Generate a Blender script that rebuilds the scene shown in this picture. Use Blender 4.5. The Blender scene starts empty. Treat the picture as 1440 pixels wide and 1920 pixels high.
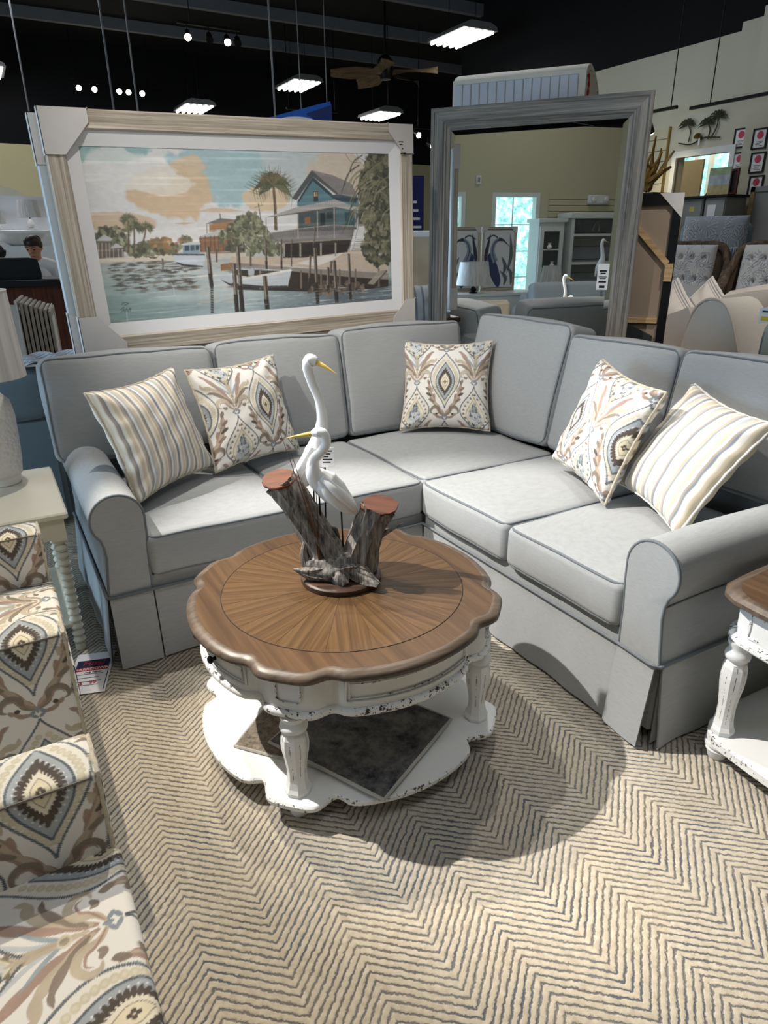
import bpy, math, random
import numpy as np
from mathutils import Vector, Matrix

random.seed(7); RNG = np.random.default_rng(7)
scene = bpy.context.scene
COL = scene.collection

# ------------------------------------------------------------------ camera
cam_d = bpy.data.cameras.new('camera'); cam = bpy.data.objects.new('camera', cam_d); COL.objects.link(cam)
_r = Vector((0.86767536, -0.4970346, -0.009802)); _u = Vector((0.19293327, 0.31850176, 0.92808048)); _f = Vector((0.45816615, 0.8071637, -0.37225064))
_m = Matrix((( _r.x, _u.x, -_f.x), (_r.y, _u.y, -_f.y), (_r.z, _u.z, -_f.z))).to_4x4()
_m.translation = Vector((-1.57409, -2.40853, 1.51511)); cam.matrix_world = _m
cam_d.sensor_fit = 'VERTICAL'; cam_d.sensor_height = 36.0; cam_d.lens = 1260.83 / 1920 * 36.0
cam_d.clip_start = 0.02; cam_d.clip_end = 100
scene.camera = cam

# ------------------------------------------------------------------ view, world, lights
vs = scene.view_settings
vs.view_transform = 'Standard'; vs.look = 'None'; vs.gamma = 1.0; vs.use_curve_mapping = False
vs.exposure = 0.0
w = bpy.data.worlds.new('world'); scene.world = w; w.use_nodes = True
w.node_tree.nodes['Background'].inputs[0].default_value = (0.75, 0.85, 1.0, 1)
w.node_tree.nodes['Background'].inputs[1].default_value = 0.1

def spot(name, loc, aim, power, color, size=60, blend=0.5, radius=0.03):
    d = bpy.data.lights.new(name, 'SPOT'); d.energy = power; d.color = color
    d.spot_size = math.radians(size); d.spot_blend = blend; d.shadow_soft_size = radius
    o = bpy.data.objects.new(name, d); COL.objects.link(o); o.location = loc
    o.rotation_euler = (Vector(aim) - Vector(loc)).to_track_quat('-Z', 'Y').to_euler(); return o
def area(name, loc, aim, power, color, sx, sy):
    d = bpy.data.lights.new(name, 'AREA'); d.energy = power; d.color = color; d.shape = 'RECTANGLE'; d.size = sx; d.size_y = sy
    o = bpy.data.objects.new(name, d); COL.objects.link(o); o.location = loc
    o.rotation_euler = (Vector(aim) - Vector(loc)).to_track_quat('-Z', 'Y').to_euler(); return o
WARM = (1.0, 0.945, 0.86); COOL = (0.55, 0.77, 1.0)
TRACK = [  # ceiling track heads that light this corner of the showroom: place, aim, watts, cone, blend
    ((-3.16, 1.35, 4.8), (0.02, -0.98, 0.0), 2150, 24.5, 0.55),
    ((-0.95, 0.80, 4.0), (-0.60, -0.70, 0.2), 235, 72, 0.95),
    ((-3.20, -0.70, 3.8), (0.15, 0.50, 0.98), 430, 35, 0.8),
    ((-1.60, -0.60, 4.1), (-0.25, 1.13, 1.60), 230, 44, 0.9),
    ((-1.85, 1.45, 4.0), (-1.35, -1.25, 0.0), 540, 28, 0.7),
    ((0.6, 0.4, 4.0), (0.25, -2.2, 0.2), 160, 60, 0.95),
    ((1.6, -1.2, 4.2), (2.9, 0.6, 0.9), 330, 50, 0.95),
]
for l, a, p, s, bl in TRACK:
    spot('track_spot', l, a, p, (1.0, 0.87, 0.66) if p == 540 else WARM, s, bl)
for wy in (0.10, 1.48, 2.86):          # daylight through the tall windows of the left wall
    area('window_daylight', (-6.03, wy, 1.35), (0, wy - 0.6, 0.9), 60, COOL, 0.75, 1.7)
area('ceiling_fill_light', (-0.3, -2.6, 4.75), (-0.3, -2.6, 0), 36, (0.93, 0.97, 1.0), 3.0, 1.0)  # broad fill panels under the ceiling, no fixture hangs at these spots
area('ceiling_fill_light', (2.6, 3.6, 4.75), (2.6, 3.6, 0), 60, (0.93, 0.97, 1.0), 3.0, 1.0)
area('ceiling_fill_light', (-4.3, -2.6, 4.75), (-4.3, -2.6, 0), 22, (1.0, 0.97, 0.90), 2.0, 1.0)  # unseen fill added to brighten the wall that the mirror reflects
area('ceiling_fill_light', (-1.5, 9.0, 4.75), (-1.5, 9, 0), 120, (0.93, 0.97, 1.0), 3.0, 1.0)

# ------------------------------------------------------------------ colour + material helpers
def lin(c):
    c = np.asarray(c, float) / 255.0
    return np.where(c <= 0.04045, c / 12.92, ((c + 0.055) / 1.055) ** 2.4)
def L4(c): return tuple(float(v) for v in lin(c)) + (1.0,)
MATS = {}
class NT:
    def __init__(s, name):
        s.m = bpy.data.materials.new(name); s.m.use_nodes = True; s.t = s.m.node_tree
        s.b = s.t.nodes['Principled BSDF']; s.out = s.t.nodes['Material Output']; MATS[name] = s.m
    def n(s, t, **kw):
        x = s.t.nodes.new(t)
        for k, v in kw.items():
            if k == 'ins':
                for a, b in v.items(): x.inputs[a].default_value = b
            else: setattr(x, k, v)
        return x
    def l(s, a, b): s.t.links.new(a, b)
    def math(s, op, a, b=None, c=None):
        x = s.n('ShaderNodeMath', operation=op)
        for i, v in enumerate((a, b, c)):
            if v is None: continue
            if isinstance(v, (int, float)): x.inputs[i].default_value = v
            else: s.l(v, x.inputs[i])
        return x.outputs[0]
    def ramp(s, fac, stops):
        x = s.n('ShaderNodeValToRGB'); e = x.color_ramp.elements
        while len(e) > 1: e.remove(e[-1])
        e[0].position = stops[0][0]; e[0].color = stops[0][1]
        for p, c in stops[1:]:
            q = e.new(p); q.color = c
        s.l(fac, x.inputs[0]); return x.outputs[0]
    def coord(s, which='Object', scale=(1, 1, 1), rot=(0, 0, 0)):
        tc = s.n('ShaderNodeTexCoord'); mp = s.n('ShaderNodeMapping'); mp.inputs['Scale'].default_value = scale; mp.inputs['Rotation'].default_value = rot
        s.l(tc.outputs[which], mp.inputs[0]); return mp.outputs[0]
    def noise(s, vec, scale, detail=3, rough=0.5):
        x = s.n('ShaderNodeTexNoise'); x.inputs['Scale'].default_value = scale; x.inputs['Detail'].default_value = detail; x.inputs['Roughness'].default_value = rough
        s.l(vec, x.inputs['Vector']); return x.outputs['Fac']
    def mix(s, fac, a, b):
        x = s.n('ShaderNodeMix', data_type='RGBA')
        if isinstance(fac, (int, float)): x.inputs[0].default_value = fac
        else: s.l(fac, x.inputs[0])
        for i, v in ((6, a), (7, b)):
            if isinstance(v, tuple): x.inputs[i].default_value = v
            else: s.l(v, x.inputs[i])
        return x.outputs[2]
    def color(s, c):
        if isinstance(c, tuple): s.b.inputs['Base Color'].default_value = c
        else: s.l(c, s.b.inputs['Base Color'])
    def bump(s, h, strength=0.3, dist=0.002):
        x = s.n('ShaderNodeBump'); x.inputs['Strength'].default_value = strength; x.inputs['Distance'].default_value = dist
        s.l(h, x.inputs['Height']); s.l(x.outputs[0], s.b.inputs['Normal'])
    def set(s, rough=0.6, metal=0.0, spec=0.5):
        s.b.inputs['Roughness'].default_value = rough; s.b.inputs['Metallic'].default_value = metal
        s.b.inputs['Specular IOR Level'].default_value = spec; return s.m

def plain(name, rgb, rough=0.6, metal=0, spec=0.4, var=0.06, nscale=12, bump=0.0):
    t = NT(name); v = t.coord(); f = t.noise(v, nscale, 4)
    a = L4(rgb); b = tuple(x * (1 - var * 2) for x in a[:3]) + (1,)
    t.color(t.mix(f, b, tuple(min(1, x * (1 + var)) for x in a[:3]) + (1,)))
    if bump: t.bump(t.noise(v, nscale * 8, 4), bump, 0.002)
    return t.set(rough, metal, spec)
def emit(name, rgb, strength):
    t = NT(name); e = t.n('ShaderNodeEmission'); e.inputs[0].default_value = L4(rgb); e.inputs[1].default_value = strength
    t.l(e.outputs[0], t.out.inputs[0]); return t.m
def linen(name, rgb, dark=0.88, scale=1.0):
    """woven linen: long horizontal slubs plus a fine weave"""
    t = NT(name); v = t.coord(); a = t.noise(t.coord(scale=(22 * scale, 40 * scale, 420 * scale)), 1.0, 3); b = t.noise(t.coord(scale=(240 * scale, 240 * scale, 1200 * scale)), 1.0, 2)
    f = t.math('ADD', t.math('MULTIPLY', a, 0.6), t.math('MULTIPLY', b, 0.4)); c = L4(rgb)
    t.color(t.ramp(f, [(0.30, tuple(x * dark for x in c[:3]) + (1,)), (0.52, c), (0.72, tuple(min(1, x * 1.09) for x in c[:3]) + (1,))]))
    t.bump(b, 0.25, 0.001); t.b.inputs['Sheen Weight'].default_value = 0.15; t.b.inputs['Sheen Roughness'].default_value = 0.6
    return t.set(0.9, 0, 0.2)
def vcol(name, rough=0.85, bumpscale=900, bump=0.15, spec=0.25):
    t = NT(name); a = t.n('ShaderNodeVertexColor', layer_name='Col'); v = t.coord(); f = t.noise(v, bumpscale, 2)
    t.color(t.mix(t.math('MULTIPLY', f, 0.12), a.outputs[0], (0.25, 0.23, 0.2, 1))); t.bump(f, bump, 0.0006); return t.set(rough, 0, spec)
def wood(name, dark, light, axis='X', scale=1.0, rough=0.5, streak=60, spec=0.4, bump=0.15):
    """long wood grain running along one object axis"""
    t = NT(name); s = {'X': (1.6, streak, streak), 'Y': (streak, 1.6, streak), 'Z': (streak, streak, 1.6)}[axis]
    s = tuple(q * scale for q in s); f = t.noise(t.coord(scale=s), 1.0, 5, 0.62)
    g = t.noise(t.coord(scale=tuple(q * 3.1 for q in s)), 1.0, 3)
    f2 = t.math('ADD', t.math('MULTIPLY', f, 0.7), t.math('MULTIPLY', g, 0.3))
    d, l = L4(dark), L4(light); m = tuple((x + y) / 2 for x, y in zip(d, l))
    t.color(t.ramp(f2, [(0.34, d), (0.5, m), (0.64, l)])); t.bump(f2, bump, 0.002); return t.set(rough, 0, spec)

# ------------------------------------------------------------------ mesh helpers
class MB:
    def __init__(s): s.v = []; s.f = []
    def add(s, V, F):
        o = len(s.v); s.v += [tuple(map(float, p)) for p in V]; s.f += [tuple(i + o for i in q) for q in F]; return s
    def box(s, x0, x1, y0, y1, z0, z1, b=0.0):
        if b <= 0:
            V = [(x, y, z) for x in (x0, x1) for y in (y0, y1) for z in (z0, z1)]
            return s.add(V, [(0, 1, 3, 2), (4, 6, 7, 5), (0, 4, 5, 1), (2, 3, 7, 6), (0, 2, 6, 4), (1, 5, 7, 3)])
        c = ((x0 + x1) / 2, (y0 + y1) / 2, (z0 + z1) / 2); h = ((x1 - x0) / 2, (y1 - y0) / 2, (z1 - z0) / 2); V = []; idx = {}
        b = min(b, min(h) * 0.95)
        for sx in (-1, 1):
            for sy in (-1, 1):
                for sz in (-1, 1):
                    for a in range(3):
                        q = [c[0] + sx * (h[0] - b), c[1] + sy * (h[1] - b), c[2] + sz * (h[2] - b)]
                        q[a] = c[a] + (sx, sy, sz)[a] * h[a]; idx[(sx, sy, sz, a)] = len(V); V.append(q)
        F = []
        for a in range(3):
            o = [k for k in range(3) if k != a]
            for sg in (-1, 1):
                q = []
                for (p, r) in ((-1, -1), (1, -1), (1, 1), (-1, 1)):
                    k = [0, 0, 0]; k[a] = sg; k[o[0]] = p; k[o[1]] = r; q.append(idx[(*k, a)])
                F.append(tuple(q))
        for a in range(3):
            o = [k for k in range(3) if k != a]
            for p in (-1, 1):
                for r in (-1, 1):
                    k0 = [0, 0, 0]; k0[a] = -1; k0[o[0]] = p; k0[o[1]] = r; k1 = list(k0); k1[a] = 1
                    F.append((idx[(*k0, o[0])], idx[(*k1, o[0])], idx[(*k1, o[1])], idx[(*k0, o[1])]))
        for sx in (-1, 1):
            for sy in (-1, 1):
                for sz in (-1, 1): F.append(tuple(idx[(sx, sy, sz, a)] for a in range(3)))
        return s.add(V, F)
    def tube(s, pts, r, n=8, closed=False, caps=True, squash=None):
        P = np.array(pts, float); m = len(P); R = np.full(m, r) if np.isscalar(r) else np.array(r, float)
        T = np.zeros_like(P)
        if closed: T = np.roll(P, -1, 0) - np.roll(P, 1, 0)
        else:
            T[1:-1] = P[2:] - P[:-2]; T[0] = P[1] - P[0]; T[-1] = P[-1] - P[-2]
        T /= np.linalg.norm(T, axis=1)[:, None] + 1e-12
        a = np.array([0, 0, 1.0]) if abs(T[0][2]) < 0.9 else np.array([1.0, 0, 0])
        N = np.cross(T[0], a); N /= np.linalg.norm(N); V = []
        for i in range(m):
            N = N - T[i] * (N @ T[i]); N /= np.linalg.norm(N) + 1e-12; B = np.cross(T[i], N)
            for k in range(n):
                an = 2 * math.pi * k / n; rr = R[i]
                if squash is not None: rr = squash(i, an) * R[i]
                V.append(P[i] + rr * (math.cos(an) * N + math.sin(an) * B))
        F = []
        for i in range(m if closed else m - 1):
            j = (i + 1) % m
            for k in range(n):
                k2 = (k + 1) % n; F.append((i * n + k, i * n + k2, j * n + k2, j * n + k))
        if caps and not closed:
            F.append(tuple(range(n - 1, -1, -1))); F.append(tuple((m - 1) * n + k for k in range(n)))
        return s.add(V, F)
    def cyl(s, p0, p1, r0, r1=None, n=12): return s.tube([p0, p1], [r0, r0 if r1 is None else r1], n)
    def lathe(s, prof, n=24, o=(0, 0, 0), rot=0.0, shape=None):
        V = []; m = len(prof)
        for (r, z) in prof:
            for k in range(n):
                an = 2 * math.pi * k / n + rot; q = r if shape is None else r * shape(an)
                V.append((o[0] + q * math.cos(an), o[1] + q * math.sin(an), o[2] + z))
        F = [(i * n + k, i * n + (k + 1) % n, (i + 1) * n + (k + 1) % n, (i + 1) * n + k) for i in range(m - 1) for k in range(n)]
        F.append(tuple(range(n - 1, -1, -1))); F.append(tuple((m - 1) * n + k for k in range(n)))
        return s.add(V, F)
    def prism(s, poly, f0, f1):
        """poly: list of 2-D points; f0/f1 map a 2-D point to 3-D on the two faces"""
        n = len(poly); V = [f0(*p) for p in poly] + [f1(*p) for p in poly]
        F = [tuple(range(n - 1, -1, -1)), tuple(range(n, 2 * n))] + [(i, (i + 1) % n, n + (i + 1) % n, n + i) for i in range(n)]
        return s.add(V, F)
    def grid(s, P, wrap=False):
        P = np.asarray(P, float); m, n = P.shape[:2]
        F = [(i * n + j, i * n + j + 1, (i + 1) * n + j + 1, (i + 1) * n + j) for i in range(m - 1) for j in range(n - 1)]
        if wrap: F += [(i * n + n - 1, i * n, (i + 1) * n, (i + 1) * n + n - 1) for i in range(m - 1)]
        return s.add(P.reshape(-1, 3), F)
    def xf(s, M):
        s.v = [tuple(M @ Vector(p)) for p in s.v]; return s
    def mesh(s, name, mat, smooth=True, ang=40):
        me = bpy.data.meshes.new(name); me.from_pydata(s.v, [], s.f); me.update()
        if mat: me.materials.append(MATS[mat] if isinstance(mat, str) else mat)
        finish(me, smooth, ang); return me
    def build(s, name, mat, parent=None, smooth=True, ang=40, loc=(0, 0, 0), rz=0.0):
        return place(name, s.mesh(name, mat, smooth, ang), parent, loc, rz)
def finish(me, smooth, ang=40):
    import bmesh
    bm = bmesh.new(); bm.from_mesh(me); bmesh.ops.recalc_face_normals(bm, faces=bm.faces)
    if smooth:
        ca = math.radians(ang)
        for e in bm.edges:
            if len(e.link_faces) == 2 and e.calc_face_angle(0) > ca: e.smooth = False
        for f in bm.faces: f.smooth = True
    bm.to_mesh(me); bm.free()
def place(name, me, parent=None, loc=(0, 0, 0), rz=0.0):
    o = bpy.data.objects.new(name, me); COL.objects.link(o); o.location = loc; o.rotation_euler = (0, 0, rz)
    if parent: o.parent = parent
    return o
def tag(o, label=None, cat=None, group=None, kind=None):
    if label: o['label'] = label
    if cat: o['category'] = cat
    if group: o['group'] = group
    if kind: o['kind'] = kind
    return o
def thing(name, label, cat, loc=(0, 0, 0), rz=0.0, group=None):
    o = bpy.data.objects.new(name, None); COL.objects.link(o); o.location = loc; o.rotation_euler = (0, 0, rz); o.empty_display_size = 0.1
    return tag(o, label, cat, group)
def struct(name, mb, mat, smooth=False): return tag(mb.build(name, mat, None, smooth), kind='structure')
def copy_tree(o, parent=None):
    c = o.copy(); COL.objects.link(c); c.parent = parent
    for ch in list(o.children): copy_tree(ch, c)
    return c
def colored(name, P, C, mat, parent=None, smooth=True, extra=None):
    """grid mesh with a colour per vertex"""
    P = np.asarray(P, float); m, n = P.shape[:2]; me = bpy.data.meshes.new(name)
    i = np.arange(m - 1)[:, None] * n + np.arange(n - 1)[None, :]
    F = np.stack([i, i + 1, i + n + 1, i + n], -1).reshape(-1, 4)
    V = P.reshape(-1, 3); CC = np.asarray(C, float).reshape(-1, 3)
    me.vertices.add(len(V)); me.vertices.foreach_set('co', V.ravel().astype(np.float32))
    me.loops.add(F.size); me.loops.foreach_set('vertex_index', F.ravel().astype(np.int32))
    me.polygons.add(len(F)); me.polygons.foreach_set('loop_start', (np.arange(len(F)) * 4).astype(np.int32))
    me.update(calc_edges=True); me.validate()
    if smooth: me.polygons.foreach_set('use_smooth', np.ones(len(F), bool))
    a = me.color_attributes.new('Col', 'FLOAT_COLOR', 'POINT')
    a.data.foreach_set('color', np.concatenate([CC, np.ones((len(CC), 1))], 1).ravel().astype(np.float32))
    me.materials.append(MATS[mat]); return place(name, me, parent)
def merge_dups(me, d=1e-5):
    import bmesh
    bm = bmesh.new(); bm.from_mesh(me); bmesh.ops.remove_doubles(bm, verts=bm.verts, dist=d); bm.to_mesh(me); bm.free()
def text_mesh(name, s, size, mat, parent, loc, rot, ext=0.0006, align='CENTER', shear=0.0):
    c = bpy.data.curves.new(name, 'FONT'); c.body = s; c.size = size; c.extrude = ext; c.align_x = align; c.align_y = 'CENTER'; c.shear = shear; c.resolution_u = 2
    o = bpy.data.objects.new(name, c); COL.objects.link(o); me = bpy.data.meshes.new_from_object(o); bpy.data.objects.remove(o)
    me.materials.append(MATS[mat]); q = place(name, me, parent, loc); q.rotation_euler = rot; return q

# ------------------------------------------------------------------ little painter for flat print (cloth print, pictures)
class Paint:
    def __init__(s, w, h, ppu, bg, wrap=False):
        s.ppu = ppu; s.w = int(round(w * ppu)); s.h = int(round(h * ppu)); s.a = np.empty((s.h, s.w, 3)); s.a[:] = bg; s.wrap = wrap
    def _blend(s, x0, y0, M, col, al):
        h, w = M.shape
        if s.wrap:
            yy = np.mod(np.arange(y0, y0 + h), s.h); xx = np.mod(np.arange(x0, x0 + w), s.w); ix = np.ix_(yy, xx)
            m = (M * al)[..., None]; s.a[ix] = s.a[ix] * (1 - m) + np.asarray(col, float) * m
        else:
            a0, b0 = max(0, x0), max(0, y0); a1, b1 = min(s.w, x0 + w), min(s.h, y0 + h)
            if a1 <= a0 or b1 <= b0: return
            m = (M[b0 - y0:b1 - y0, a0 - x0:a1 - x0] * al)[..., None]
            s.a[b0:b1, a0:a1] = s.a[b0:b1, a0:a1] * (1 - m) + np.asarray(col, float) * m
    def poly(s, pts, col, al=1.0):
        P = np.asarray(pts, float) * s.ppu; x0, y0 = np.floor(P.min(0)).astype(int) - 1; x1, y1 = np.ceil(P.max(0)).astype(int) + 2
        X = np.arange(x0, x1) + 0.5; Y = np.arange(y0, y1) + 0.5; ins = np.zeros((len(Y), len(X)), bool)
        Q = np.roll(P, -1, 0)
        for (ax, ay), (bx, by) in zip(P, Q):
            if ay == by: continue
            c = (ay > Y) != (by > Y)
            if not c.any(): continue
            xi = ax + (Y[c] - ay) * (bx - ax) / (by - ay)
            ins[c] ^= X[None, :] < xi[:, None]
        s._blend(x0, y0, ins.astype(float), col, al)
    def ell(s, cx, cy, rx, ry, col, rot=0.0, al=1.0, n=18):
        t = np.linspace(0, 2 * np.pi, n, endpoint=False); c, q = math.cos(rot), math.sin(rot); X = rx * np.cos(t); Y = ry * np.sin(t)
        s.poly(np.stack([cx + c * X - q * Y, cy + q * X + c * Y], -1), col, al)
    def line(s, pts, w, col, al=1.0, dash=None):
        P = np.asarray(pts, float)
        W = np.full(len(P), w) if np.isscalar(w) else np.asarray(w, float)
        T = np.gradient(P, axis=0); T /= np.linalg.norm(T, axis=1)[:, None] + 1e-9; N = np.stack([-T[:, 1], T[:, 0]], -1)
        if dash is None:
            s.poly(np.concatenate([P + N * W[:, None] / 2, (P - N * W[:, None] / 2)[::-1]]), col, al); return
        D = np.concatenate([[0], np.cumsum(np.linalg.norm(np.diff(P, axis=0), axis=1))]); q = np.arange(0, D[-1], dash[0])
        for d in q:      # short ticks across the line
            c = np.array([np.interp(d, D, P[:, k]) for k in (0, 1)]); n = np.array([np.interp(d, D, N[:, k]) for k in (0, 1)]); t = np.array([n[1], -n[0]])
            h = np.interp(d, D, W) / 2; u = dash[1] / 2
            s.poly([c + n * h + t * u, c + n * h - t * u, c - n * h - t * u, c - n * h + t * u], col, al)
    def half(s):
        a = s.a[:s.h // 2 * 2, :s.w // 2 * 2]; return (a[::2, ::2] + a[1::2, ::2] + a[::2, 1::2] + a[1::2, 1::2]) / 4
def sample(tile, x, y, wrap=True):
    h, w = tile.shape[:2]; x = np.asarray(x) - 0.5; y = np.asarray(y) - 0.5; i = np.floor(x).astype(int); j = np.floor(y).astype(int); fx = (x - i)[..., None]; fy = (y - j)[..., None]
    g = (lambda a, n: np.mod(a, n)) if wrap else (lambda a, n: np.clip(a, 0, n - 1))
    i0, i1, j0, j1 = g(i, w), g(i + 1, w), g(j, h), g(j + 1, h)
    return (tile[j0, i0] * (1 - fx) + tile[j0, i1] * fx) * (1 - fy) + (tile[j1, i0] * (1 - fx) + tile[j1, i1] * fx) * fy
def smooth_noise(h, w, cells, seed, octaves=4, ax=1.0):
    r = np.random.default_rng(seed); out = np.zeros((h, w)); amp = 1; tot = 0
    for o in range(octaves):
        cy = max(2, int(cells * 2 ** o)); cx = max(2, int(cells * ax * 2 ** o)); g = r.random((cy + 2, cx + 2))
        y = np.linspace(0, cy, h); x = np.linspace(0, cx, w); i = np.minimum(y.astype(int), cy); j = np.minimum(x.astype(int), cx)
        fy = y - i; fx = x - j; fy = (fy * fy * (3 - 2 * fy))[:, None]; fx = (fx * fx * (3 - 2 * fx))[None, :]
        a = g[np.ix_(i, j)] * (1 - fx) + g[np.ix_(i, j + 1)] * fx; b = g[np.ix_(i + 1, j)] * (1 - fx) + g[np.ix_(i + 1, j + 1)] * fx
        out += amp * (a * (1 - fy) + b * fy); tot += amp; amp *= 0.5
    return out / tot
def bez(pts, n=24):
    """Catmull-Rom through points (2-D or 3-D)"""
    P = np.asarray(pts, float); P = np.concatenate([[2 * P[0] - P[1]], P, [2 * P[-1] - P[-2]]]); out = []
    for i in range(1, len(P) - 2):
        t = np.linspace(0, 1, n, endpoint=False)[:, None]; a, b, c, d = P[i - 1], P[i], P[i + 1], P[i + 2]
        out.append(0.5 * (2 * b + (c - a) * t + (2 * a - 5 * b + 4 * c - d) * t ** 2 + (3 * b - a - 3 * c + d) * t ** 3))
    return np.concatenate(out + [P[-2:-1]])
# ------------------------------------------------------------------ materials
linen('sofa_linen', (157, 160, 163)); linen('sofa_welt', (108, 115, 122)); linen('taupe_linen', (190, 178, 168), scale=1.3)
linen('blue_linen', (120, 138, 150)); linen('sage_linen', (140, 146, 138))  # blue_linen: real blue on the wing chair, painted window light on the background sofa
vcol('print_cloth'); vcol('print_paper', 0.55, 300, 0.05, 0.4)
plain('black_gap', (22, 22, 24), 0.9); plain('white_paint', (228, 229, 229), 0.45, var=0.02); plain('cream_paint', (226, 217, 196), 0.45, var=0.03)
plain('cardboard_white', (208, 204, 203), 0.8, var=0.03); plain('liner_white', (226, 226, 230), 0.6, var=0.01)
plain('black_metal', (18, 18, 20), 0.4, 0.6); plain('dark_plastic', (16, 17, 22), 0.35); plain('yellow_bill', (218, 186, 98), 0.45)
plain('egret_white', (238, 239, 242), 0.5, var=0.01); plain('reed_brown', (96, 66, 44), 0.7); plain('eye_grey', (70, 78, 80), 0.3)
plain('paper', (232, 230, 232), 0.7, var=0.01); plain('ink_black', (20, 20, 24), 0.7); plain('ink_navy', (30, 32, 72), 0.7); plain('ink_red', (176, 40, 44), 0.7)
plain('tan_paint', (190, 172, 140), 0.6); plain('brass', (150, 128, 78), 0.35, 0.9)
wood('frame_wood', (138, 126, 114), (214, 204, 190), 'X', 1, 0.7, 90); wood('frame_wood_up', (138, 126, 114), (214, 204, 190), 'Z', 1, 0.7, 90)
wood('grey_wood', (88, 85, 82), (164, 159, 153), 'X', 1, 0.6, 70, bump=0.4); wood('grey_wood_up', (88, 85, 82), (164, 159, 153), 'Z', 1, 0.6, 70, bump=0.4)
wood('table_walnut', (70, 51, 34), (102, 78, 53), 'X', 1, 0.36, 70, 0.22, 0.05); wood('table_border', (66, 49, 35), (96, 73, 52), 'Y', 0.7, 0.36, 40, 0.22, 0.05)
wood('table_rim', (62, 52, 45), (104, 90, 78), 'X', 1, 0.38, 30, 0.4, 0.05); wood('driftwood', (46, 45, 47), (166, 160, 154), 'Z', 1.0, 0.85, 75, 0.2, 1.0)
wood('cut_wood', (70, 35, 20), (108, 58, 34), 'X', 1, 0.45, 40); wood('disc_wood', (42, 30, 26), (86, 62, 50), 'X', 1, 0.45, 40)
wood('oak_bar', (160, 130, 92), (205, 176, 132), 'X', 1, 0.7, 50); wood('mahogany', (44, 20, 14), (96, 48, 30), 'Z', 1, 0.4, 40)
plain('kraft_paper', (152, 136, 122), 0.85, var=0.06, nscale=3); plain('dark_green_board', (40, 46, 50), 0.6)

def carpet_mat():
    t = NT('chevron_carpet'); tc = t.n('ShaderNodeTexCoord'); sp = t.n('ShaderNodeSeparateXYZ'); t.l(tc.outputs['Object'], sp.inputs[0]); v = tc.outputs['Object']
    wob = t.math('MULTIPLY', t.math('SUBTRACT', t.noise(v, 26, 3), 0.5), 0.012)
    wob2 = t.math('MULTIPLY', t.math('SUBTRACT', t.noise(v, 130, 2), 0.5), 0.009)
    wx = t.math('MULTIPLY', t.math('SUBTRACT', t.noise(v, 60, 2), 0.5), 0.012)
    m = t.math('PINGPONG', t.math('ADD', t.math('ADD', sp.outputs[0], 0.794 + 31.5), wx), 0.1575)
    y = t.math('ADD', t.math('ADD', sp.outputs[1], t.math('MULTIPLY', m, 0.86)), t.math('ADD', wob, wob2))
    s = t.math('MULTIPLY', t.math('PINGPONG', t.math('DIVIDE', t.math('ADD', y, 40.0), 0.0235), 0.5), 2.0)
    rag = t.math('MULTIPLY', t.math('SUBTRACT', t.noise(v, 420, 2), 0.5), 0.35); s2 = t.math('ADD', s, rag)
    depth = t.math('ADD', 0.45, t.math('MULTIPLY', t.noise(v, 9, 3), 0.9))
    line = t.n('ShaderNodeMapRange', interpolation_type='SMOOTHSTEP'); line.inputs[1].default_value = 0.16; line.inputs[2].default_value = 0.42; line.inputs[3].default_value = 1; line.inputs[4].default_value = 0
    t.l(s2, line.inputs[0]); k = t.math('MULTIPLY', line.outputs[0], depth); k = t.math('MINIMUM', k, 1.0)
    base = t.ramp(t.noise(v, 55, 4), [(0.3, L4((183, 172, 154))), (0.7, L4((206, 197, 181)))])
    lc = t.ramp(t.noise(v, 5, 2), [(0.35, L4((116, 110, 106))), (0.62, L4((96, 103, 114)))])
    t.color(t.mix(k, base, lc))
    h = t.math('ADD', t.math('MULTIPLY', t.math('MINIMUM', s2, 0.6), 1.2), t.math('MULTIPLY', t.noise(v, 700, 2), 0.45)); t.bump(h, 0.7, 0.006)
    return t.set(0.97, 0, 0.1)
carpet_mat()
def distressed(name, amount, rgb=(227, 228, 229)):
    t = NT(name); v = t.coord(); a = t.noise(v, 85, 6, 0.7); b = t.noise(v, 12, 2)
    f = t.math('ADD', a, t.math('MULTIPLY', b, 0.25)); c = L4(rgb)
    t.color(t.ramp(f, [(amount, L4((62, 48, 38))), (amount + 0.015, c), (0.9, tuple(x * 0.95 for x in c[:3]) + (1,))])); return t.set(0.5, 0, 0.4)
distressed('distressed_white', 0.33); distressed('distressed_edge', 0.535)
def leg_mat():
    t = NT('distressed_leg'); tc = t.n('ShaderNodeTexCoord'); sp = t.n('ShaderNodeSeparateXYZ'); t.l(tc.outputs['Object'], sp.inputs[0])
    an = t.math('MULTIPLY', t.math('ARCTAN2', sp.outputs[1], sp.outputs[0]), 8 / (2 * math.pi)); q = t.math('PINGPONG', t.math('ADD', an, 8.0), 0.5)
    d = t.math('LESS_THAN', q, 0.035); nz = t.math('GREATER_THAN', t.noise(tc.outputs['Object'], 55, 4), 0.5)
    body = t.math('MULTIPLY', t.math('GREATER_THAN', sp.outputs[2], 0.045), t.math('LESS_THAN', sp.outputs[2], 0.36))
    k = t.math('MULTIPLY', t.math('MULTIPLY', d, nz), body); t.color(t.mix(k, L4((228, 229, 230)), L4((70, 56, 46)))); return t.set(0.5, 0, 0.4)
leg_mat()

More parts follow.
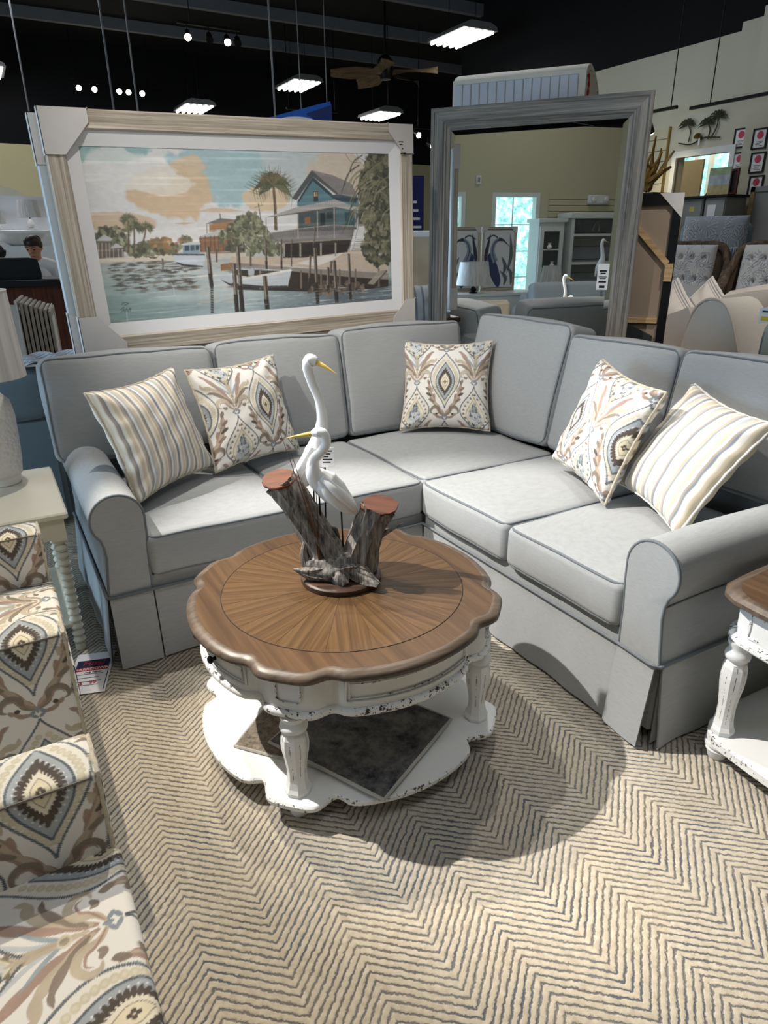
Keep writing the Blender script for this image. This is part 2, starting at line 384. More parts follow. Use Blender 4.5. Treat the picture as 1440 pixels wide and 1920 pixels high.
# ------------------------------------------------------------------ room shell (axes of the building follow the sofa)
XL, XR, YB, YF, ZC = -6.2, 6.2, -6.0, 13.0, 5.0
plain('wall_beige', (196, 190, 164), 0.9, var=0.02, nscale=2); plain('wall_grey', (196, 193, 176), 0.9, var=0.02, nscale=2); plain('ceiling_black', (12, 13, 18), 0.95); plain('beam_grey', (120, 122, 130), 0.8)
plain('wall_yellow', (204, 196, 158), 0.9, var=0.02, nscale=2)
struct('floor', MB().box(XL, XR + 3, YB, YF, -0.1, 0), 'chevron_carpet')
ceil = struct('ceiling', MB().box(XL, XR + 3, YB, YF + 0.2, ZC, ZC + 0.1), 'ceiling_black')
for i, yb in enumerate((2.9, 4.6, 6.3, 8.0, 9.7, 11.4)):
    b = MB().box(XL, XR + 3, yb - 0.05, yb + 0.05, ZC - 0.16, ZC - 0.002); b.build('roof_beam', 'beam_grey', ceil, False)
wf = struct('wall_far', MB().box(XL, XR + 3, YF, YF + 0.2, 0, 3.25), 'wall_yellow')
MB().box(XL, XR + 3, YF + 0.01, YF + 0.2, 3.25, ZC).build('upper_wall', 'ceiling_black', wf, False)
struct('wall_back', MB().box(XL, XR + 3, YB - 0.2, YB, 0, ZC), 'wall_beige')

# ------------------------------------------------------------------ sectional sofa
def rbox(wx, wy, wz, r, nx, ny, nz, crown=(0, 0, 0), wob=0.0, seed=0):
    """soft rounded box centred on the origin; returns MB and the shaping function"""
    H = np.array([wx, wy, wz]) / 2; rs = np.random.default_rng(seed); ph = rs.random((6, 4)) * 6.28
    def ax(h, n):
        e = [h - r + r * math.tan(k / 3 * math.pi / 4) for k in (1, 2, 3)]; c = list(np.linspace(-(h - r), h - r, n)); return [-q for q in e[::-1]] + c + e
    A = [ax(H[0], nx), ax(H[1], ny), ax(H[2], nz)]
    def shape(q, round_=True):
        q = np.asarray(q, float)
        if round_:
            inn = np.clip(q, -(H - r), H - r); d = q - inn; L = np.linalg.norm(d); q = inn + (d / L * r if L > 1e-9 else 0)
        u = np.clip(q / H, -1, 1); o = q.copy()
        for a in range(3):
            b, c = (a + 1) % 3, (a + 2) % 3; o[a] += crown[a] * u[a] * (1 - u[b] ** 2) * (1 - u[c] ** 2)
        if wob:
            for a in range(3):
                b, c = (a + 1) % 3, (a + 2) % 3
                o[a] += wob * (math.sin(q[b] * 9 + ph[a, 0]) * math.sin(q[c] * 11 + ph[a, 1]) + 0.5 * math.sin(q[b] * 23 + ph[a, 2]) * math.sin(q[c] * 19 + ph[a, 3]))
        return o
    mb = MB(); idx = {}
    N = [len(a) for a in A]
    def vid(i, j, k):
        if (i, j, k) not in idx: idx[(i, j, k)] = len(mb.v); mb.v.append(tuple(shape((A[0][i], A[1][j], A[2][k]))))
        return idx[(i, j, k)]
    for a in range(3):
        b, c = (a + 1) % 3, (a + 2) % 3
        for s in (0, N[a] - 1):
            for p in range(N[b] - 1):
                for q in range(N[c] - 1):
                    f = []
                    for (dp, dq) in ((0, 0), (1, 0), (1, 1), (0, 1)):
                        t = [0, 0, 0]; t[a] = s; t[b] = p + dp; t[c] = q + dq; f.append(vid(*t))
                    mb.f.append(tuple(f))
    def loop(axis, sign, out=0.6):
        """welt path round the edge of the +/- face of one axis"""
        b, c = (axis + 1) % 3, (axis + 2) % 3; pts = []; k = r * 0.7071; hb, hc = H[b] - r + k, H[c] - r + k
        def seg(x0, y0, x1, y1, n):
            for t in np.linspace(0, 1, n, endpoint=False): pts.append((x0 + (x1 - x0) * t, y0 + (y1 - y0) * t))
        m = min(r * 1.2, hb * 0.5, hc * 0.5)
        def corner(cx, cy, a0):
            for t in np.linspace(0, 1, 5, endpoint=False):
                an = a0 + t * math.pi / 2; pts.append((cx + m * math.cos(an), cy + m * math.sin(an)))
        seg(hb, -hc + m, hb, hc - m, 14); corner(hb - m, hc - m, 0); seg(hb - m, hc, -hb + m, hc, 14); corner(-hb + m, hc - m, math.pi / 2)
        seg(-hb, hc - m, -hb, -hc + m, 14); corner(-hb + m, -hc + m, math.pi); seg(-hb + m, -hc, hb - m, -hc, 14); corner(hb - m, -hc + m, 1.5 * math.pi)
        out_ = []
        for (x, y) in pts:
            q = np.zeros(3); q[axis] = sign * (H[axis] - r + k); q[b] = x; q[c] = y; o = shape(q, False); out_.append(o)
        return out_
    return mb, loop
sofa = thing('sectional_sofa', 'pale grey linen slipcovered L-shaped sectional sofa with skirt and rolled arms', 'sofa')
Rz = lambda a: Matrix.Rotation(a, 4, 'Z'); Rx = lambda a: Matrix.Rotation(a, 4, 'X'); Tr = lambda *p: Matrix.Translation(p)
def cushion(name, w, d, h, r, crown, axis, M, wob, seed, nn=(14, 12, 4)):
    mb, loop = rbox(w, d, h, r, *nn, crown=crown, wob=wob, seed=seed)
    pipes = MB()
    for s in (1, -1): pipes.tube(loop(axis, s), 0.0052, 6, closed=True)
    mb.xf(M); pipes.xf(M)
    o = mb.build(name, 'sofa_linen', sofa, True, 80); pipes.build('piping', 'sofa_welt', o, True, 80); return o
SZ = 0.435                                                            # middle of the seat cushions
def seat(x0, x1, y0, y1, seed): cushion('seat_cushion', x1 - x0 - .004, y1 - y0 - .004, 0.165, 0.030, (0.008, 0.008, 0.032), 2, Tr((x0 + x1) / 2, (y0 + y1) / 2, SZ), 0.0022, seed)
seat(-1.222, -0.605, -0.02, 0.80, 1); seat(-0.605, 0.0, -0.02, 0.80, 2); seat(0.0, 0.80, 0.0, 0.80, 3); seat(-0.02, 0.80, -0.60, 0.0, 4); seat(-0.02, 0.80, -1.162, -0.60, 5)
def back(c0, c1, side, ztop, zbot, seed, lean=11, depth=0.20, fr=0.80):
    wdt = c1 - c0 - 0.006; h = ztop - zbot; a = math.radians(lean); mid = (c0 + c1) / 2
    # local: x along the sofa, y thickness (front is -y), z height; leans back at the top
    M0 = Tr(0, depth / 2, 0) @ Rx(-a)
    if side == 'L': M = Tr(mid, fr, (ztop + zbot) / 2) @ M0
    else: M = Tr(fr, mid, (ztop + zbot) / 2) @ Rz(-math.pi / 2) @ M0
    cushion('back_cushion', wdt, depth, h, 0.034, (0.006, 0.042, 0.02), 1, M, 0.003, seed, (14, 4, 12))
back(-1.425, -0.665, 'L', 1.055, 0.60, 11, fr=0.79); back(-0.665, 0.02, 'L', 1.065, 0.52, 12); back(0.02, 0.80, 'L', 1.085, 0.52, 13, 9)
back(0.04, 0.78, 'R', 1.125, 0.52, 14, 13); back(-0.60, 0.04, 'R', 1.085, 0.52, 15); back(-1.42, -0.60, 'R', 1.09, 0.60, 16)
# frame under the cushions and behind them
fb = MB().box(-1.36, 0.99, 0.03, 0.99, 0.03, 0.345, 0.01).box(0.03, 0.99, -1.30, 0.03, 0.03, 0.345, 0.01); fb.build('frame', 'sofa_linen', sofa, True)
bk = MB().box(-1.37, 1.06, 0.965, 1.06, 0.30, 0.90, 0.03).box(0.965, 1.06, -1.31, 0.99, 0.30, 0.90, 0.03); bk.build('back_frame', 'sofa_linen', sofa, True)
dk = MB().box(-1.22, 0.0, 0.012, 0.03, 0.30, 0.352).box(0.012, 0.03, -1.16, 0.0, 0.30, 0.352); dk.build('front_rail', 'sofa_linen', sofa, False)
def arm(M, name='arm'):
    # profile in (t, z): t = 0 on the inner side, grows outwards
    pr = [(0.0, 0.30), (-0.002, 0.40), (-0.004, 0.48), (-0.010, 0.53), (-0.012, 0.585)]
    for a in np.linspace(math.pi, -0.35, 16): pr.append((0.0815 - 0.0935 * math.cos(a) * -1 * -1, 0.60 + 0.0935 * math.sin(a)))
    pr = [(0.0, 0.30), (-0.001, 0.38), (-0.003, 0.46), (-0.009, 0.53)] + [(0.083 + 0.093 * math.cos(a), 0.600 + 0.093 * math.sin(a)) for a in np.linspace(math.pi, -0.75, 18)] + [(0.142, 0.505), (0.139, 0.46), (0.146, 0.40), (0.156, 0.30)]
    ys = [0.0, 0.012, 0.05, 0.2, 0.4, 0.6, 0.8, 0.98]; rows = []
    c = np.array([0.08, 0.5])
    for j, y in enumerate(ys):
        k = 0.985 if j == 0 else 1.0; sag = 0.006 * math.sin(y * 7)
        rows.append([((q[0] - c[0]) * k + c[0], y, (q[1] - c[1]) * k + c[1] + (sag if q[1] > 0.5 else 0)) for q in pr])
    mb = MB().grid(rows)
    n = len(pr); ctr = len(mb.v); mb.v.append((0.08, -0.008, 0.5)); mb.f += [(i, i + 1, ctr) for i in range(n - 1)]; mb.f.append((n - 1, 0, ctr))
    mb.xf(M); o = mb.build(name, 'sofa_linen', sofa, True, 60)
    w1 = MB().tube([(q[0], 0.003, q[1]) for q in pr], 0.0055, 6); w1.tube([(0.143, y, 0.502 + 0.004 * math.sin(y * 9)) for y in np.linspace(0.01, 0.97, 20)], 0.003, 6); w1.xf(M); w1.build('piping', 'sofa_welt', o, True, 80)
ML = Matrix(((-1, 0, 0, -1.222), (0, 1, 0, 0), (0, 0, 1, 0), (0, 0, 0, 1)))              # left arm: t runs to -x, depth to +y
MR = Matrix(((0, 1, 0, 0), (-1, 0, 0, -1.164), (0, 0, 1, 0), (0, 0, 0, 1)))               # right arm: t runs to -y, depth to +x
arm(ML); arm(MR)
def skirt(p0, p1, out, name='skirt_panel', flare=0.022, seed=0, z0=0.012, z1=0.305, wave=0.004):
    p0 = np.array(p0, float); p1 = np.array(p1, float); L = np.linalg.norm(p1 - p0); n = max(6, int(L / 0.03)); rs = np.random.default_rng(seed); ph = rs.random(3) * 6
    rows = []
    for thick in (0.0, 0.006):
        for z in np.linspace(z1, z0, 9):
            v = (z1 - z) / (z1 - z0); row = []
            for u in np.linspace(0, 1, n):
                q = p0 + (p1 - p0) * u; f = flare * v + wave * v * (math.sin(u * L * 14 + ph[0]) + 0.6 * math.sin(u * L * 31 + ph[1])) - thick
                row.append((q[0] + out[0] * f, q[1] + out[1] * f, z))
            rows.append(row)
    m = len(rows) // 2; rows = rows[:m] + rows[m:][::-1]
    MB().grid(rows).build(name, 'sofa_linen', sofa, True, 50)
skirt((-1.378, -0.006), (-1.222, -0.006), (0, -1), seed=1, flare=0.03); skirt((-1.216, -0.0), (-0.004, 0.0), (0, -1), seed=2, flare=0.018)
skirt((-1.384, 0.004), (-1.384, 0.985), (-1, 0), seed=3, flare=0.022)
skirt((-0.0, -0.01), (-0.0, -1.158), (-1, 0), seed=4, flare=0.012); skirt((-0.006, -1.164), (-0.006, -1.312), (-1, 0), seed=5, flare=0.032)
skirt((0.012, -1.326), (0.985, -1.326), (0, -1), seed=6, flare=0.03)
skirt((-1.376, 0.012), (-1.376, 0.06), (-.7, -.7), 'pleat_inset', 0.006, 7); skirt((0.02, -1.318), (0.06, -1.318), (-.7, -.7), 'pleat_inset', 0.006, 8)
skirt((-1.35, 0.985), (1.06, 1.062), (0, 1), 'skirt_panel', 0.01, 9); skirt((1.062, 1.06), (1.062, -1.31), (1, 0), 'skirt_panel', 0.01, 10)
wl = MB().tube([(-1.385, 0.98, .308), (-1.387, 0.3, .306), (-1.386, -0.004, .306), (-1.37, -0.012, .306), (-1.22, -0.011, .306), (-0.01, -0.006, .309), (-0.006, -0.01, .309), (-0.006, -1.15, .308), (-0.013, -1.30, .307), (-0.005, -1.328, .307), (0.3, -1.331, .306), (0.98, -1.330, .308)], 0.0058, 6)
wl.build('skirt_welt', 'sofa_welt', sofa, True, 80)

# ------------------------------------------------------------------ printed cloth: ogee damask tile (345 x 410 mm)
TW, TH, TS = 345.0, 410.0, 2.4
def damask():
    p = Paint(TW, TH, TS, (233, 230, 226), True); slate = (74, 82, 92); blue = (168, 174, 180); pale = (192, 198, 204); brown = (84, 75, 70); terra = (162, 136, 124); tan = (190, 177, 158); beige = (207, 199, 178); cream = (228, 217, 190); taupe = (132, 120, 108)
    def ogee(cx, top, bot, hw, k=0.42, pw=1.35, n=40):
        t = np.linspace(0, 1, n); s = t ** (math.log(0.5) / math.log(k)); wd = hw * np.sin(np.pi * s) ** pw; y = top + (bot - top) * t
        return np.concatenate([np.stack([cx + wd, y], -1), np.stack([cx - wd, y], -1)[::-1]]), np.stack([cx + wd, y], -1), np.stack([cx - wd, y], -1)
    def leaf(pts, w, col, lobes=0, al=0.92):
        q = bez(pts, 10); n = len(q); t = np.linspace(0, 1, n); wd = w * np.sin(np.pi * np.clip(t * 0.92 + 0.08, 0, 1)) ** 0.7
        if lobes: wd = wd * (0.72 + 0.38 * np.abs(np.sin(t * np.pi * lobes)))
        p.line(q, wd, col, al)
    def flower(x, y, r, c1, c2, n=6):
        for k in range(n):
            a = 2 * math.pi * k / n; p.ell(x + r * .6 * math.cos(a), y + r * .6 * math.sin(a), r * .5, r * .32, c1, a)
        p.ell(x, y, r * .22, r * .22, c2)
    def scroll(cx, cy, s):
        """acanthus scroll to one side (s = +1/-1); cy is the tile-local origin, y down"""
        X = lambda *a: [(cx + s * x, cy + y) for x, y in a]
        leaf(X((2, 185), (26, 158), (58, 118), (84, 62), (96, 8), (92, -14)), 26, terra, 5); leaf(X((6, 176), (32, 146), (66, 100), (92, 44), (100, 0)), 12, tan, 4, 0.8)
        for (a, b, c, d, col) in ((60, 112, 96, 92, taupe), (78, 76, 112, 58, brown), (88, 44, 116, 22, taupe), (58, 92, 62, 62, terra), (74, 54, 70, 26, tan), (92, 8, 102, -22, taupe)):
            leaf(X((a, b), ((a + c) / 2 + 4, (b + d) / 2 - 3), (c, d)), 15, col)
        leaf(X((4, 190), (30, 172), (34, 148), (56, 138), (74, 150), (78, 170), (64, 178)), 16, taupe); leaf(X((8, 184), (36, 166), (46, 150), (62, 150), (70, 162)), 6, terra)
        leaf(X((64, 176), (54, 184), (46, 178)), 14, terra); leaf(X((6, 196), (22, 200), (40, 196), (48, 184), (40, 174)), 13, terra); p.ell(cx + s * 44, cy + 180, 7, 6, brown)
    # --- motif 1 : pointed medallion, centre of tile
    cx, cy = TW / 2, TH / 2
    for s in (-1, 1): scroll(cx, cy, s)
    F, Rr, Ll = ogee(cx, cy - 192, cy + 148, 88, .46, 1.5); p.poly(F, (230, 226, 218))
    for S in (Rr, Ll): p.line(S, 4.2, (120, 128, 138)); p.line(S, 7.0, slate, 1, (4.2, 1.7))
    G, r2, l2 = ogee(cx, cy - 160, cy + 122, 69, .48, 1.35)
    for S in (r2, l2):
        for q in S[3:-2:2]: p.ell(q[0], q[1], 9, 8, beige); p.ell(q[0], q[1], 4.5, 4, (216, 209, 190))
    G, r2, l2 = ogee(cx, cy - 128, cy + 104, 56, .5, 1.15); p.poly(G, blue)
    for S in (r2, l2): p.line(S, 4.5, (110, 122, 134)); p.line(S, 5.5, slate, 1, (3.6, 1.5))
    G, r3, l3 = ogee(cx, cy - 98, cy + 82, 45, .5, 1.05)
    for S in (r3, l3):
        for q in S[2:-2:3]: p.ell(q[0], q[1], 1.9, 1.9, (232, 236, 240))
    O, r4, l4 = ogee(0, -92, 82, 44, .5, 1.05, 15); q4 = np.concatenate([r4[:-1], l4[:0:-1]])
    for (x, y) in q4:
        an = math.atan2(y, x); Lq = math.hypot(x, y); p.ell(cx + x * .70, cy - 6 + y * .70, Lq * .26, 5.4, brown, an); p.ell(cx + x * .86, cy - 6 + y * .86, Lq * .09 + 2, 4.6, brown, an + .4)
    for (x, y) in (q4[1:] + q4[:-1]) / 2: an = math.atan2(y, x); p.ell(cx + x * .50, cy - 6 + y * .50, math.hypot(x, y) * .17, 1.8, (230, 222, 204), an)
    O, r5, l5 = ogee(cx, cy - 58, cy + 44, 25, .5, 1.1); p.poly(O, (230, 222, 204))
    G, a_, b_ = ogee(cx, cy - 40, cy + 28, 17, .5, 1.1); p.poly(G, cream); p.line(a_, 1.6, taupe); p.line(b_, 1.6, taupe)
    for dx, dy in ((5, 0), (-5, 0), (0, 7), (0, -7)): p.ell(cx + dx, cy - 6 + dy, 4, 4.6, brown)
    p.ell(cx, cy - 6, 2.2, 2.2, cream)
    for dx, dy, an in ((0, 190, 1.57), (-13, 196, 2.4), (13, 196, .7), (-9, 207, .6), (9, 207, 2.5)): p.ell(cx + dx, cy + dy, 10, 4.6, (140, 150, 160), an)
    # --- motif 2 : bouquet medallion, half-drop
    cx, cy = 0.0, 0.0
    F, Rr, Ll = ogee(cx, cy - 192, cy + 70, 84, .56, 1.4); p.poly(F[:], (231, 227, 220))
    scr = [(30, 168), (60, 128)]
    for s in (-1, 1):
        X = lambda *a: [(cx + s * x, cy + y) for x, y in a]
        leaf(X((4, 176), (24, 128), (50, 72), (84, 22), (104, 8)), 22, terra, 4); leaf(X((8, 168), (40, 118), (78, 76), (110, 70), (118, 50)), 22, tan, 4); leaf(X((10, 160), (40, 124), (80, 96), (106, 96)), 16, taupe, 3)
        leaf(X((4, 190), (26, 172), (34, 144), (58, 132), (78, 146), (78, 166), (62, 172)), 17, tan); leaf(X((8, 186), (34, 166), (44, 150), (62, 146), (70, 158)), 6, terra); leaf(X((60, 168), (48, 176), (42, 166)), 14, taupe)
        leaf(X((2, 120), (16, 70), (44, 24), (52, 4)), 10, pale); leaf(X((2, 124), (24, 88), (58, 50)), 9, (150, 162, 172)); leaf(X((0, 112), (6, 60), (18, 10)), 13, tan)
    for S in (Rr, Ll): p.line(S, 4.0, (110, 116, 124)); p.line(S, 7.5, slate, 1, (4.6, 1.8))
    D, r2, l2 = ogee(cx, cy - 160, cy + 60, 66, .56, 1.3)
    for S in (r2, l2):
        for q in S[3:-4:4]:
            for dx, dy in ((0, -3.4), (3, 2), (-3, 2)): p.ell(q[0] + dx, q[1] + dy, 3.6, 3.6, taupe)
    D, r2, l2 = ogee(cx, cy - 132, cy + 52, 52, .58, 1.2); p.poly(D, cream)
    for S in (r2, l2): p.line(S, 2.6, (150, 146, 122))
    D, r2, l2 = ogee(cx, cy - 110, cy + 44, 43, .6, 1.1); p.poly(D, (206, 206, 200))
    rs = np.random.default_rng(3)
    for k in range(64):
        y = rs.uniform(-92, 30); h = 38 * math.sin(math.pi * ((y + 104) / 146) ** 1.3) ** .8; x = rs.uniform(-h, h); c = [(106, 122, 138), (140, 152, 164), (86, 96, 108), (168, 176, 182), (120, 112, 104)][k % 5]
        p.ell(cx + x, cy + y, rs.uniform(5, 9), rs.uniform(3.4, 5.5), c, math.atan2(y - 60, x) + rs.normal() * .3)
    for x, y in ((0, -34), (-17, -8), (17, -8), (0, 8)): flower(cx + x, cy + y, 12, (196, 202, 208), (176, 132, 110), 7)
    for x, y in ((0, -70),): flower(cx + x, cy + y, 9, (150, 160, 170), (214, 200, 176))
    leaf([(cx, cy + 160), (cx, cy + 90), (cx, cy + 30)], 16, tan); p.ell(cx, cy + 122, 13, 12, beige); p.ell(cx, cy + 122, 7, 8, taupe, al=.6)
    for dx, dy, an in ((0, 190, 1.57), (-13, 196, 2.4), (13, 196, .7), (-9, 207, .6), (9, 207, 2.5)): p.ell(cx + dx, cy + dy, 10, 4.6, (140, 150, 160), an)
    t = p.half(); h, w_ = t.shape[:2]; nz = smooth_noise(h, w_, 14, 5)[..., None]      # watercolour unevenness of the print
    return lin(np.clip(t + (nz - 0.5) * 26 * (np.abs(t - 232).sum(-1, keepdims=True) > 40), 0, 255))
TILE = damask(); TPX = TILE.shape[1] / 0.345, TILE.shape[0] / 0.410
def cloth_color(u, v): return sample(TILE, np.asarray(u) * TPX[0], np.asarray(v) * TPX[1])          # u right, v down, in metres
def stripe_color(u, kind=0):
    st = [((238, 234, 226), 12), ((222, 208, 184), 14), ((238, 234, 226), 6), ((196, 180, 164), 10), ((150, 158, 168), 8), ((236, 233, 228), 10), ((186, 192, 198), 9), ((214, 202, 182), 12), ((238, 234, 226), 8), ((172, 160, 150), 7), ((132, 142, 156), 7)]
    T = sum(w_ for c, w_ in st); q = np.mod(np.asarray(u) * 1000, T); e = np.cumsum([0] + [w_ for c, w_ in st]); col = lin(np.array([c for c, w_ in st]))
    k = np.clip(np.searchsorted(e, q, 'right') - 1, 0, len(st) - 1); return col[k]

# ------------------------------------------------------------------ throw pillows
def pillow(label, C, az, lean, roll, size, colf, cord, T=0.10, seed=0, N=150, group=None):
    az, lean, roll = (math.radians(a) for a in (az, lean, roll)); n = Vector((math.cos(az), math.sin(az), 0)); rt = Vector((-n.y, n.x, 0)); up = Vector((0, 0, 1)) * math.cos(lean) - n * math.sin(lean); nn = rt.cross(up)
    a = rt * math.cos(roll) + up * math.sin(roll); b = -rt * math.sin(roll) + up * math.cos(roll); nn = a.cross(b)
    root = thing('throw_pillow', label, 'pillow', C, 0, group); root.rotation_euler = Matrix((a, nn * -1, b)).transposed().to_euler()   # local: x right, -y out of the face, z up
    rs = np.random.default_rng(seed); ph = rs.random(8) * 6.28; h = size / 2
    def P(u, v, side):
        w_ = 1.03 - 0.15 * (1 - v ** 2) ** 0.75; hh = 1.03 - 0.15 * (1 - u ** 2) ** 0.75; cr = np.abs(u * v) ** 7; w_ = w_ - .055 * cr; hh = hh - .055 * cr
        th = T * np.clip((1 - np.abs(u) ** 2.4) * (1 - np.abs(v) ** 2.4), 0, 1) ** 0.52 + .024 * np.clip(np.abs(u * v), 0, 1) ** 3 * np.clip(1 - np.maximum(np.abs(u), np.abs(v)) ** 14, 0, 1) ** .5
        wr = 0.0022 * (np.sin(9 * u + 5 * v + ph[0]) + np.sin(-6 * u + 11 * v + ph[1])) * (1 - u ** 2) * (1 - v ** 2) + 0.004 * np.sin(16 * np.arctan2(v, u + 1e-6) + ph[2]) * np.clip(np.hypot(u, v) - .7, 0, .5) * 3
        return np.stack([h * u * w_, -side * (th + wr * side), h * v * hh], -1)
    t = np.linspace(-1, 1, N); U, V = np.meshgrid(t, t)
    colored('front', P(U, V, 1), colf(U * h, -V * h), 'print_cloth', root)
    t2 = np.linspace(-1, 1, 40); U2, V2 = np.meshgrid(t2, t2); colored('back', P(U2, V2, -1)[:, ::-1], colf(U2 * h, -V2 * h)[:, ::-1], 'print_cloth', root)
    e = np.linspace(-1, 1, 60, endpoint=False); ed = [(x, -1.0) for x in e] + [(1.0, x) for x in e] + [(-x, 1.0) for x in e] + [(-1.0, -x) for x in e]; ed = np.array(ed)
    Q = P(ed[:, 0], ed[:, 1], 0); MB().tube(Q, 0.0058, 7, closed=True, squash=lambda i, an: 1 + 0.16 * math.sin(an + i * 0.9)).build('corded_edge', cord, root, True, 80)
    return root
plain('cord_tan', (206, 196, 178), 0.9, var=0.2, nscale=120); plain('cord_white', (226, 224, 220), 0.9, var=0.12, nscale=120)
dm = lambda ou, ov: (lambda u, v: cloth_color(u + ou, v + ov))
pillow('striped throw pillow on the left end of the sofa against the rolled arm', (-1.055, 0.44, 0.785), -58, 20.5, 3, 0.475, lambda u, v: stripe_color(u + .31), 'cord_tan', seed=1, N=110)
pillow('damask-print throw pillow tucked beside the striped pillow on the left', (-0.612, 0.585, 0.79), -77, 19, 1.9, 0.478, dm(0.105, 0.205), 'cord_tan', seed=2, N=190)
pillow('damask-print throw pillow standing alone in the corner of the sofa', (0.535, 0.605, 0.785), -129, 22, 1, 0.50, dm(0.1725, 0.20), 'cord_tan', seed=3, N=190)
pillow('damask-print throw pillow leaning on the right section next to stripes', (0.525, -0.535, 0.80), -196, 20.6, -6, 0.485, dm(0.285, 0.19), 'cord_tan', seed=4, N=190, T=.088)
pillow('cream, beige and grey striped throw pillow beside the right rolled arm', (0.565, -0.90, 0.775), -197, 34, -6.4, 0.485, lambda u, v: stripe_color(u * .74 + .05), 'cord_white', seed=5, T=.088, N=110)
# ------------------------------------------------------------------ coffee table
def table_outline(r0, n=192, ear=0.022, notch=0.012):
    """round top with four bracketed ears on the diagonals"""
    out = []
    for k in range(n):
        t = 2 * math.pi * k / n; d = abs((math.degrees(t) - 45 + 45) % 90 - 45); r = r0
        r += ear * math.exp(-(d / 10.5) ** 6) - notch * math.exp(-((d - 14.8) / 3.4) ** 2) + 0.006 * math.cos(math.radians((d - 45) * 2)) - 0.006
        out.append((t, r))
    return out
def ring_stack(mb, rings, r0, n=192, cap_top=True, cap_bot=True, ear=0.022, notch=0.012, o=(0, 0)):
    """rings: list of (inset, z) measured inwards from the outline"""
    ol = table_outline(r0, n, ear, notch); V = []; m = len(rings)
    for (i, z) in rings: V += [(o[0] + (r - i) * math.cos(t), o[1] + (r - i) * math.sin(t), z) for t, r in ol]
    F = [(a * n + k, a * n + (k + 1) % n, (a + 1) * n + (k + 1) % n, (a + 1) * n + k) for a in range(m - 1) for k in range(n)]
    if cap_top: F.append(tuple(range(n)))
    if cap_bot: F.append(tuple((m - 1) * n + k for k in range(n)))
    return mb.add(V, F)
CT = (-0.752, -0.69, 0)
ct = thing('coffee_table', 'round scalloped coffee table with sunburst walnut top and distressed white base', 'table', CT)
top = ring_stack(MB(), [(0.030, .5035), (0.024, .505), (0.016, .5025), (0.007, .499), (0.0, .491), (0.0, .482), (0.008, .475), (0.02, .472)], 0.484, cap_top=False).build('top_rim', 'table_rim', ct, True, 50)
ring_stack(MB(), [(0.029, .5038), (0.029, .490)], 0.484).build('top_border', 'table_border', ct, True, 50)
wm = MB(); NW = 16; aw = 2 * math.pi / NW; R1 = 0.378
for k in range(6):
    pass
arc = [(R1 * math.cos(a), R1 * math.sin(a)) for a in np.linspace(-aw / 2 + 0.0012, aw / 2 - 0.0012, 7)]
wm.prism([(0.004, 0)] + arc, lambda x, y: (x, y, 0.490), lambda x, y: (x, y, 0.5046)); wme = wm.mesh('veneer_wedge', 'table_walnut', False)
for k in range(NW): place('veneer_wedge', wme, ct, (0, 0, 0), aw * k)
MB().tube([(0.3795 * math.cos(a), 0.3795 * math.sin(a), 0.5040) for a in np.linspace(0, 2 * math.pi, 120, endpoint=False)], 0.0012, 5, closed=True).build('inlay_line', 'ink_black', ct)
MB()
ring_stack(MB(), [(0.042, .474), (0.040, .395), (0.038, .362)], 0.484, notch=.016).build('apron', 'distressed_white', ct, True, 50)
ring_stack(MB(), [(0.034, .372), (0.028, .366), (0.026, .357), (0.031, .349), (0.060, .344)], 0.484, notch=.016).build('apron_moulding', 'distressed_edge', ct, True, 50)
def on_apron(t, z, off=0.0):
    d = abs((math.degrees(t) - 45 + 45) % 90 - 45); r = 0.484 + 0.022 * math.exp(-(d / 10.5) ** 6) - 0.016 * math.exp(-((d - 14.8) / 3.4) ** 2) + 0.006 * math.cos(math.radians((d - 45) * 2)) - 0.006 - 0.040 + off
    return (r * math.cos(t), r * math.sin(t), z)
for q in range(4):
    t0 = math.radians(90 * q); w_ = math.radians(26)
    for ins, nm, rr in ((0, 'apron_panel', .0042), (0.011, 'panel_bead', .0022)):
        iw = ins / 0.44; pts = [on_apron(t0 - w_ + iw + (2 * w_ - 2 * iw) * u, .458 - ins, .002) for u in np.linspace(0, 1, 22)] + [on_apron(t0 + w_ - iw - (2 * w_ - 2 * iw) * u, .392 + ins, .003) for u in np.linspace(0, 1, 22)]
        MB().tube(pts, rr, 5, closed=True).build(nm, 'distressed_edge' if ins else 'distressed_white', ct, True, 80)
    t1 = t0 + math.radians(45); w2 = math.radians(4.2)
    pts = [on_apron(t1 - w2, .460, .002), on_apron(t1 + w2, .460, .002), on_apron(t1 + w2, .404, .003), on_apron(t1 + w2 * .7, .395, .003), on_apron(t1 - w2 * .7, .395, .003), on_apron(t1 - w2, .404, .003)]
    MB().tube(pts, .0028, 5, closed=True).build('post_panel', 'distressed_edge', ct, True, 80)
legp = [(0.030, 0.0), (0.036, 0.004), (0.037, 0.012), (0.031, 0.020), (0.0265, 0.036), (0.0255, 0.060), (0.029, 0.085), (0.0345, 0.110), (0.0365, 0.130), (0.0345, 0.150), (0.030, 0.160)]
ltop = [(0.030, 0.160), (0.026, 0.164), (0.0345, 0.170), (0.0365, 0.176), (0.0345, 0.182), (0.029, 0.186), (0.027, 0.192), (0.033, 0.200), (0.034, 0.206)]
LQ = 0.312
foot = MB().lathe([(0.022, 0), (0.027, 0.005), (0.030, 0.02), (0.038, 0.036), (0.034, 0.044), (0.041, 0.050), (0.041, 0.062)], 24).mesh('foot', 'distressed_white')
lb = MB().lathe(legp, 8, rot=math.pi / 8).mesh('leg', 'distressed_leg', False); lt = MB().lathe(ltop, 24).mesh('leg_collar', 'distressed_white')
